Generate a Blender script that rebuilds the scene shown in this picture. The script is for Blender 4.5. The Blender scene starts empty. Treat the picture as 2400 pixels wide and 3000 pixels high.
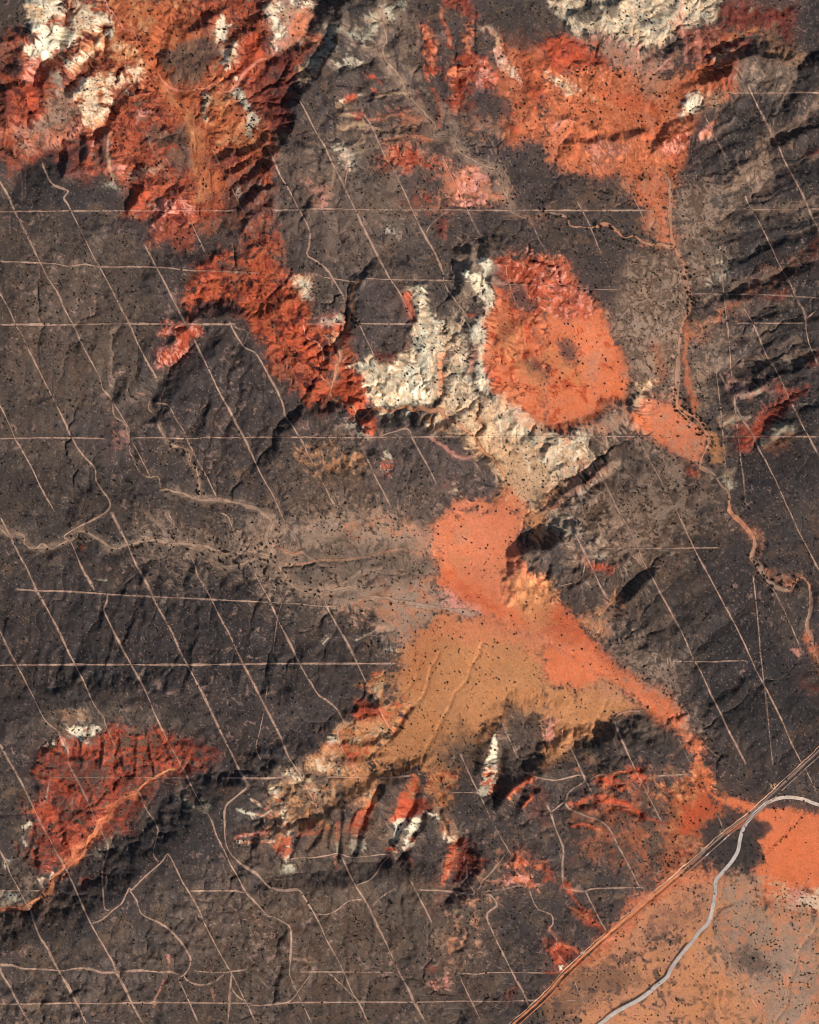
import bpy, math
import numpy as np

# ------------------------------------------------------------------ camera, sky, sun, exposure
SUN_AZ, SUN_EL = 135.0, 36.0          # compass azimuth (0 = +Y, 90 = +X) and elevation of the sun, degrees
ROUNDS = 8
scene = bpy.context.scene
COL = scene.collection
cam_d = bpy.data.cameras.new('camera'); cam = bpy.data.objects.new('camera', cam_d); COL.objects.link(cam)
CAM_Z = 14000.0
cam.location = (0, 0, CAM_Z); cam.rotation_euler = (0, 0, 0)
cam_d.sensor_fit = 'VERTICAL'; cam_d.sensor_height = 24.0
cam_d.lens = 24.0 / (3000.0 / (CAM_Z - 60.0))
cam_d.clip_start = 10.0; cam_d.clip_end = 60000.0
scene.camera = cam

world = bpy.data.worlds.new('World'); scene.world = world; world.use_nodes = True
wt = world.node_tree; wt.nodes.clear()
sky = wt.nodes.new('ShaderNodeTexSky'); sky.sky_type = 'NISHITA'; sky.sun_disc = False
sky.sun_elevation = math.radians(SUN_EL); sky.sun_rotation = math.radians(SUN_AZ)
bg = wt.nodes.new('ShaderNodeBackground'); bg.inputs['Strength'].default_value = 0.085
wo = wt.nodes.new('ShaderNodeOutputWorld')
wt.links.new(sky.outputs[0], bg.inputs[0]); wt.links.new(bg.outputs[0], wo.inputs[0])

sun_d = bpy.data.lights.new('sun', 'SUN'); sun_d.energy = 4.7; sun_d.angle = math.radians(.53); sun_d.color = (1, .97, .925)
sun = bpy.data.objects.new('sun', sun_d); COL.objects.link(sun); sun.location = (800, -800, 1500)
sun.rotation_euler = (math.radians(90 - SUN_EL), 0, math.radians(180 - SUN_AZ))
vs = scene.view_settings; vs.view_transform = 'Standard'; vs.look = 'None'; vs.gamma = 1; vs.exposure = 0.15
scene.cycles.filter_width = 0.85
scene.cycles.max_bounces = 4; scene.cycles.transparent_max_bounces = 16

# ------------------------------------------------------------------ survey notes: sheets of 800 x 750 m, points in sheet units
BASE_ROWS = """
150 150 140 150 140 130 120 150 140
150 135 118 140 125 115 95 120 130
125 125 112 130 115 100 85 85 120
115 110 115 105 100 85 70 70 110
95 95 95 75 75 60 55 50 90
75 75 65 60 50 30 55 60 60
75 75 75 50 32 20 30 50 40
90 90 85 75 45 35 20 25 35
80 85 85 80 60 50 35 12 5
60 75 80 50 45 40 20 8 4
50 55 60 45 40 35 15 10 4
"""
FEATS = """
1 -30 14 22 6 430,90 410,200 380,260 390,350 300,400 265,430 250,480 240,560 235,680
1 -24 12 20 6 840,540 760,600 715,720 660,790 625,850
1 -18 10 18 6 640,190 570,300 490,470 430,560
1 -16 10 16 5 655,180 665,300 655,400
1 20 25 40 8 0,300 130,270 240,230
1 20 30 30 8 40,500 170,420
1 16 15 60 8 0,620 130,560 250,545
1 16 14 30 5 55,610 65,780
1 14 14 25 5 195,560 215,740
1 -18 16 20 6 620,330 560,440 440,560
1 18 12 28 5 435,920 425,1100
1 18 12 28 5 545,880 550,1020
1 18 12 28 5 655,870 665,1030
1 -22 25 70 6 60,1180 200,1020 420,930
1 -16 20 26 6 870,900 835,1100 815,1240
1 16 50 90 10 600,1500 760,1480 900,1440 990,1400
1 14 60 60 8 1080,440 1250,470
1 12 40 50 8 1000,1000 1180,900
1 -10 30 30 6 660,0 690,60 790,190 860,220 900,330 990,380 1000,460 1050,540 1130,580
1 -14 70 70 6 1050,540 1100,640 1170,700 1220,800 1250,900 1250,1060 1300,1170 1400,1350
1 -12 22 22 5 1130,580 1290,570 1360,545 1430,590 1500,550 1550,480 1640,400 1725,370
1 -12 20 22 6 1430,60 1250,120 1140,130 1050,230 1000,330
1 18 16 26 5 1725,900 1560,985 1430,1010
1 18 16 26 5 1725,985 1560,1070 1440,1110
1 18 16 26 5 1725,1080 1580,1160 1500,1210
1 18 16 26 5 1700,1200 1610,1260 1530,1330
1 14 14 22 5 1725,1320 1640,1360 1560,1430
1 20 22 30 6 1725,20 1600,180 1500,290 1440,430
1 18 20 30 6 1690,160 1670,330 1590,430 1490,520
1 18 22 30 6 1420,90 1300,200 1200,230
1 14 16 24 5 1560,560 1640,520 1725,440
1 12 14 22 5 1600,720 1690,800
1 16 14 26 5 850,1300 950,1200 1020,1180
1 16 20 30 5 1060,1350 1100,1250 1180,1220
2 -16 22 26 5 300,0 260,70 240,160 200,240 120,290 70,340 0,360
2 42 26 170 8 450,60 430,200 415,320 320,480 215,580 140,740 100,880 20,1020
2 20 40 34 8 310,150 480,95 630,80
2 -8 6 8 3 1263,60 1275,340
2 10 30 60 8 650,1190 740,1080
2 -9 30 40 6 690,150 720,250 690,340 740,430 800,500 850,600 900,660 960,730 1020,800 1020,870 1130,880 1170,950 1230,1000 1330,1050 1420,1080 1450,1130 1450,1200 1490,1290 1530,1350
2 10 20 40 8 400,530 520,500 640,480
2 10 20 40 8 380,660 500,600 640,560
2 8 16 30 8 420,760 560,690 690,660
2 9 14 26 6 1040,100 1060,260 1080,420 1100,560
2 -8 10 16 5 1170,420 1160,560 1180,700
2 10 20 50 6 800,900 960,870 1100,900
2 12 30 50 6 1080,980 1180,1020 1250,1010
2 12 30 60 8 150,950 240,1150 300,1400
2 -10 20 26 6 370,1120 390,1240 410,1400 430,1617
3 14 14 40 6 150,130 260,70 370,60
3 14 14 40 6 370,130 470,20
3 40 40 130 8 1160,430 1260,388 1320,378 1400,388 1480,415 1560,480
3 12 9 40 4 1240,380 1320,372 1400,390 1480,415
3 22 18 60 6 160,920 280,930 420,900 570,880
3 26 20 46 6 690,930 800,865 910,840
3 14 11 22 4 780,810 850,775 920,770
3 12 15 34 6 110,770 310,830
3 16 14 22 4 860,690 900,650 950,620
3 20 16 26 5 1010,560 1190,480
3 20 16 26 5 1000,500 1100,450 1190,400
3 18 14 24 5 1030,400 1100,360 1190,310
3 -12 14 20 5 600,390 680,340 790,290 860,240
3 12 14 22 5 870,580 1000,540
3 -5 16 16 5 670,700 680,850 690,1000 740,1080 770,1150 785,1250 780,1350 785,1450 800,1560 840,1617
3 -20.4 30 40 6 1430,870 1500,820 1600,760 1725,680
3 -17.0 22 30 6 1430,870 1440,720 1490,640 1550,540 1600,400 1690,310
3 -15.3 24 36 6 1380,1060 1480,1000 1600,960 1725,900
3 -15.3 24 36 6 1230,1330 1400,1320 1540,1310 1725,1290
3 -15.3 24 36 6 1330,1200 1450,1090 1600,1040 1725,1010
3 -15.3 24 36 6 1300,1470 1480,1390 1600,1360 1725,1370
3 -15.3 24 36 6 1330,1560 1500,1500 1725,1440
4 30 46 170 6 1200,440 1300,405 1400,395 1480,385 1570,420 1640,500
4 16 36 90 6 1020,90 1130,95 1210,60
4 -34 36 52 5 1310,490 1200,600 1100,690 1030,770 980,850 950,930
4 -14 10 28 5 1270,940 1225,1020 1180,1100 1140,1170
4 -14 10 28 5 1490,990 1430,1080 1400,1150 1380,1260
4 -10 10 26 5 1725,1110 1690,1200 1655,1260
4 -11 8 26 4 745,770 715,830 700,890
4 -5 10 18 5 740,480 710,530 715,680 735,780
4 -7 10 20 4 575,1330 560,1400 555,1460
4 -6 10 20 4 790,1390 770,1440
4 -6 18 22 6 950,930 990,1010 1020,1110 1090,1190 1180,1230 1210,1310 1250,1370 1260,1470
4 -6 16 22 6 700,890 740,1020 800,1080 830,1240 870,1340 940,1400 1010,1410 1020,1480 1120,1490 1230,1530 1390,1540 1500,1560 1600,1590
4 -10 14 24 5 430,1600 460,1500 560,1450
0 46 46 105 4 1384,752 1386,756
0 -22 16 20 3 1404,738 1406,742
0 18 12 60 4 1356,806 1346,846
0 8 40 60 6 1330,640 1335,720
5 26 22 150 6 545,170 545,280 520,380 510,470
5 26 26 140 5 130,1070 240,1010 340,985 430,1000
5 28 30 150 4 650,1095 760,1080 900,1090 970,1130 1080,1120
5 8 11 14 3 720,1080 760,985
5 8 11 14 3 810,1080 850,975
5 8 11 14 3 905,1090 930,990
5 8 11 14 3 980,1120 1040,1010
5 18 12 22 4 540,1130 600,1040 640,1000
5 -10 30 30 5 500,300 510,350 480,420 440,520 420,580 425,650 400,730 370,820 360,880 430,930 500,950 530,1010
5 -14 30 24 3 530,1010 620,970 690,970 760,980 830,950 890,980 940,960 1000,985 1060,975 1080,1020 1150,1050 1200,1090 1270,1140 1310,1210 1390,1280
5 -14 7 14 4 1090,540 1080,640 1060,730 1070,800 1050,880 1010,920
5 12 16 30 5 930,200 930,330 900,430
5 13 50 26 5 1385,60 1375,240 1345,380 1335,600 1380,860 1440,930 1500,980 1560,1080
5 -10 14 18 4 100,370 130,490
5 -8 14 18 4 195,430 210,510 290,560 320,640 300,740 340,790 370,820
5 10 12 24 5 140,1050 300,760 100,640
5 16 26 40 5 1460,560 1520,470 1620,430
5 9 22 24 6 1390,100 1520,110 1700,200
5 8 20 60 8 1050,1190 1200,1240 1330,1330
5 -6 30 30 6 1450,960 1450,1450 1300,1560
6 16 24 70 5 505,955 420,965 370,1020 230,1090 60,1130
6 18 16 30 5 60,1560 180,1470 280,1400 385,1320
6 12 12 22 5 120,1590 250,1530 340,1470
6 -13.6 12 26 5 400,1390 250,1480 60,1600
6 -4 14 14 5 850,0 880,70 875,160 910,240 910,320 880,400 850,480 835,600 835,720 830,850 835,930 870,980 950,1020 990,1080 1030,1170 1010,1230 980,1290 985,1340 1050,1370 1100,1440 1150,1490 1160,1570 1170,1617
6 -15.3 22 34 6 1120,200 1300,150 1450,100 1600,0
6 -15.3 22 34 6 1250,360 1400,320 1560,300 1725,250
6 -15.3 22 34 6 1200,520 1330,500 1480,430 1725,350
6 -15.3 22 34 6 1300,590 1480,560 1600,530 1725,480
6 -23.8 26 44 6 1100,730 1250,690 1290,655 1480,660 1600,640 1725,590
6 -15.3 22 34 6 1060,170 1160,190 1200,170
6 -22 26 44 5 1690,820 1560,880 1420,980 1330,1110
6 -13.6 18 26 5 1600,970 1720,900
6 12 14 20 5 1200,880 1300,830 1420,840
6 12 14 20 5 1360,1180 1450,1100 1550,1080
6 10 16 30 5 1620,690 1725,640
6 8 14 18 4 540,940 600,860 650,780
6 10 12 22 5 0,1250 100,1210 200,1230
6 9 10 20 5 30,1390 110,1330
7 26 120 70 10 220,1300 400,1245 600,1225 900,1225 1200,1290
7 18 70 60 10 1280,1530 1440,1490 1600,1590
7 -7 14 30 5 560,190 430,280 400,420 390,680
7 -7 14 30 5 660,520 620,640 540,800 490,940
7 -7 14 26 5 850,340 830,450 840,620
7 -9 14 26 5 860,330 790,380 770,440 710,490
7 -7 14 26 5 1230,260 1140,390 1130,500
7 -7 14 26 5 1010,300 990,420 870,560
7 -7 14 26 5 640,300 700,260 760,230
7 -6 14 26 5 1720,650 1690,760 1670,930
7 -7 14 30 5 170,340 240,280 300,240
7 -7 14 24 4 230,20 240,90 270,160
7 -6 16 26 5 0,100 60,150 150,150 160,210 230,230 270,205 310,230 400,195 460,160 520,120 590,150 650,190 710,230 800,215 960,175 1060,205 1200,205 1300,225 1380,250 1470,265 1600,260 1725,285
7 14 9 16 4 300,1520 420,1560
7 10 8 14 4 540,1430 520,1617
7 10 8 14 4 650,1400 640,1617
7 10 8 14 4 760,1400 800,1617
7 10 8 14 4 880,1420 860,1617
7 10 8 14 4 960,1480 970,1617
7 12 8 14 4 1010,1400 1110,1580
7 10 9 16 4 1180,1480 1280,1480
8 44 42 110 6 1590,290 1660,250 1725,215 1800,185
8 -7 14 26 5 350,630 230,730 210,800
8 -8 14 26 5 420,650 380,780 290,890 270,980
8 -7 14 26 5 590,650 540,780 500,830
8 -7 14 26 5 700,760 560,820 500,880
8 -7 14 26 5 420,830 400,920
8 20 80 50 8 80,1560 250,1530 340,1450
8 10 60 60 8 0,1250 120,1200 260,1180
8 -12 8 13 4 870,1240 815,1300 790,1350 740,1430 700,1460 650,1490
8 -3.2 5 6 3 1310,840 1290,920 1250,990 1220,1060 1170,1110 1130,1190 1100,1260 1060,1330 1020,1420 960,1510 940,1590 840,1617
8 -3 5 6 3 1050,890 1000,990 970,1100 930,1190 870,1240
8 -2 4 5 3 930,930 900,1050 840,1120 800,1170 760,1160
8 -2.5 4 5 3 1480,1150 1440,1280 1410,1310 1410,1400 1420,1500
8 -2 5 5 3 1590,0 1580,80 1550,170 1540,250 1600,340 1700,430
8 -2 20 14 3 1000,560 1150,630 1420,690 1540,720 1725,830
8 16 12 24 5 480,1270 600,1250 690,1220
8 14 12 24 5 540,1340 640,1300
8 12 10 20 5 620,1180 660,1230
8 14 12 20 5 470,1470 620,1480 720,1440
8 14 16 24 5 430,1600 560,1570 700,1560
8 9 40 80 6 1460,1290 1600,1240 1760,1280
8 12 34 44 6 1680,1370 1800,1420
8 22 30 34 4 1345,1617 1360,1500 1410,1390
8 -8 14 16 4 1440,1400 1430,1617
8 -5 20 24 6 0,290 40,350 90,420 140,480 210,500 300,510 380,490 450,480 520,490 570,530 640,540
8 -3 8 10 4 60,330 170,330 270,310 340,300 460,300 590,290 680,260
9 24 24 70 6 0,260 60,215
9 -16 36 30 5 640,370 560,420 500,470 450,510 430,600
9 14 22 40 6 470,590 560,530 640,440
9 -9 14 26 5 980,500 880,570 800,620 780,690
9 -8 14 26 5 860,660 740,740 620,780
9 -8 20 34 5 1180,1040 1060,1130 940,1290
9 -8 20 34 5 960,900 860,960 800,1000
9 -9 22 36 5 1340,1080 1230,1200 1190,1240 1100,1270
9 -8 20 34 5 1540,1480 1480,1560 1460,1617
9 -8 24 34 5 1180,680 1000,800 880,900
9 -6 20 34 5 1260,1000 1130,1140 1000,1160
9 42 76 130 6 20,1600 150,1545 290,1490
9 28 90 110 8 450,1520 620,1480 740,1560
9 -5 14 16 4 1170,0 1230,70 1300,140 1320,210 1300,290 1350,340 1390,420 1450,470 1540,500 1590,430 1640,420 1670,480 1680,600 1650,710 1680,800 1710,900
9 -2 6 8 3 0,825 100,870 220,940 430,1070 600,1200 800,1330 880,1390 1000,1450
9 -3 6 8 3 440,480 430,550 360,650 360,800
9 -2.5 5 6 3 380,1190 350,1290 290,1380 200,1460
9 16 20 40 6 60,400 180,390 240,440
9 12 14 36 5 1725,520 1700,600
9 8 20 34 6 130,480 250,500 330,560
10 46 125 210 8 -60,1230 150,1130 300,1040 500,1000 700,860 830,750 920,640 1070,540 1250,380 1390,200
10 10 26 50 6 1000,740 1090,690
10 12 34 70 6 -20,1475 120,1460
10 -8 20 26 5 1110,0 1000,40 920,100 850,160 760,200 700,250 680,300 630,330 610,400 560,450 530,540 480,580 420,590 400,640 340,690 320,770 220,840 150,885 0,893
10 -7 12 20 5 710,0 715,130 690,250
10 -7 12 20 5 800,60 780,170
10 -7 12 20 5 870,100 850,170
10 9 14 22 5 250,240 300,300
10 9 14 22 5 400,330 450,500
10 9 12 22 5 230,340 260,600
10 12 30 40 6 420,150 560,170 640,320
10 -9 8 18 4 1110,1160 1110,1280
10 -7 10 22 4 1090,1290 1010,1390 970,1600
11 30 30 85 5 -60,420 60,430 200,410 330,360 420,290 530,200 640,130 720,80 830,30
11 -18 14 10 3 425,290 418,450 415,560
11 -22 16 14 3 670,130 620,200 575,320 530,450 515,540
11 -14 12 10 3 560,220 480,350 470,460
11 -14 10 10 3 300,380 240,480 200,520
11 -14 10 10 3 160,420 110,520 95,580
11 -24 24 18 3 900,180 870,280 790,390 720,500 700,600
11 -22 18 14 3 940,320 900,390 850,480 820,570
11 -20 14 12 3 1050,290 1085,400 1110,460 1165,480
11 -36 46 56 4 1165,470 1158,600 1120,750
11 -12 10 12 3 350,360 335,440 340,480
11 22 70 60 6 60,790 300,800 520,745 800,695 1020,700
11 -10 50 50 6 60,610 400,620 700,600 1000,640
11 12 36 60 6 120,1050 300,1020
11 10 10 50 5 20,1390 60,1250 45,1090
11 -10 10 16 4 0,1450 30,1350 55,1230
11 10 30 50 6 1200,830 1310,830
11 -24 34 26 4 1440,-60 1425,60 1400,190
11 -5 8 8 4 1050,180 1080,190
11 14 20 40 6 700,160 800,110
11 24 24 40 5 1470,180 1590,80 1680,30
11 18 20 40 5 1580,250 1650,180
11 8 20 34 5 1500,570 1600,540 1700,590
11 8 20 34 5 1470,730 1560,680 1640,720
11 -8 20 24 5 1140,1290 1160,1420 1190,1500 1160,1617
11 8 26 30 6 1210,1190 1290,1180
11 -6 20 20 5 1600,750 1640,840 1680,900
12 -14 24 16 4 130,245 250,225 350,215 500,245 600,290
12 -10 14 14 4 340,315 410,260
12 12 16 26 4 300,80 420,60 520,40 640,60
12 14 14 24 4 130,210 300,178 450,190
12 6 14 22 5 0,1120 90,1100 180,1170
12 10 14 22 5 160,910 280,950 370,1060
12 10 14 20 5 90,750 160,760
12 -3 8 8 4 1060,990 1110,910 1180,860
12 10 16 30 5 0,640 40,660
12 -2.5 5 6 4 1725,1020 1620,1150 1560,1320 1530,1480 1470,1617
12 -1 8 7 4 1325,285 1140,435 890,655 450,1025 300,1155
5 -5 12 15 9 870,560 800,750 745,930
5 -5 12 15 9 900,600 850,780 830,930
5 -5 12 15 9 930,650 910,800 890,940
5 -5 12 15 9 690,700 700,820 705,940
5 -5 12 15 9 600,690 640,800 690,930
5 -5 12 15 9 1000,560 980,750 960,930
5 -5 12 15 9 1040,600 1020,780 1000,930
5 -5 12 15 9 1130,480 1110,700 1090,950
5 -5 12 15 9 1190,560 1170,800 1130,980
5 -5 12 15 9 1250,720 1240,900 1200,1030
5 -5 12 15 9 1310,880 1300,1010 1280,1120
5 -5 12 15 9 1400,930 1420,1050 1440,1150
5 -5 12 15 9 1360,900 1370,1040 1370,1160
5 -5 12 15 9 1470,1000 1500,1100 1540,1200
5 -5 12 15 9 1560,1150 1580,1250 1620,1340
5 -5 12 15 9 950,300 940,420 900,500
"""
RIBS = """
0 -20 44 6 2030,480 2400,250 2400,1300 2150,1280 2060,1000 2000,760
0 -27 40 4.5 2000,320 2200,260 2400,200 2400,420 2060,560
0 -38 52 3 1800,1650 2080,1560 2260,1700 2350,2050 2250,2250 2060,2150 1850,1900
0 100 46 5.5 0,1680 780,1640 960,1800 940,2000 800,2060 0,2000
0 108 44 4 380,1000 700,960 900,1180 820,1400 500,1420
0 95 60 3 0,700 420,780 420,1350 0,1350
0 -15 40 5 960,230 1230,230 1250,480 980,520
0 80 44 4 560,480 780,480 800,760 650,760
0 120 50 4 60,2480 500,2280 650,2350 300,2620 0,2760
0 95 40 3.5 700,2620 1250,2560 1250,2950 600,2950
"""
FLATS = """
8 1 300,40 700,60 980,120 1110,0 1590,0 1540,250 1600,340 1800,500 2100,850 2500,1200 2600,1450 2650,1617 2550,1617 2400,1350 2200,1100 1900,1100 1725,1300 1480,1230 1400,1400 1300,1500 1050,1400 960,1617 700,1617 850,1250 780,1050 830,850 700,700 400,540 900,390 1000,300 700,160
12 1 940,0 1040,0 1050,150 1340,260 1725,310 1800,300 1800,1700 0,1700 0,1480 450,1050 890,660 1000,400 760,500 760,250
5 1 1420,700 1600,800 1725,780 1800,400 2000,400 2250,650 2250,900 2100,1000 1950,1060 1700,1110 1560,1020 1420,860
6 1 500,0 1000,0 900,240 880,480 1000,600 900,800 850,930 960,1050 960,1300 700,1180 520,1000 520,900 660,760 500,640 440,400
3 1 560,560 640,620 760,560 880,500 900,620 780,780 680,870 780,1050 840,1150 1000,1180 1100,1300 1000,1617 840,1617 700,1400 740,1120 300,1090 200,1000 340,840 300,700 400,620
5 .9 1290,1160 1460,1180 1725,1330 1725,1617 1110,1617 1400,1540 1450,1420 1380,1290
"""
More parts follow.
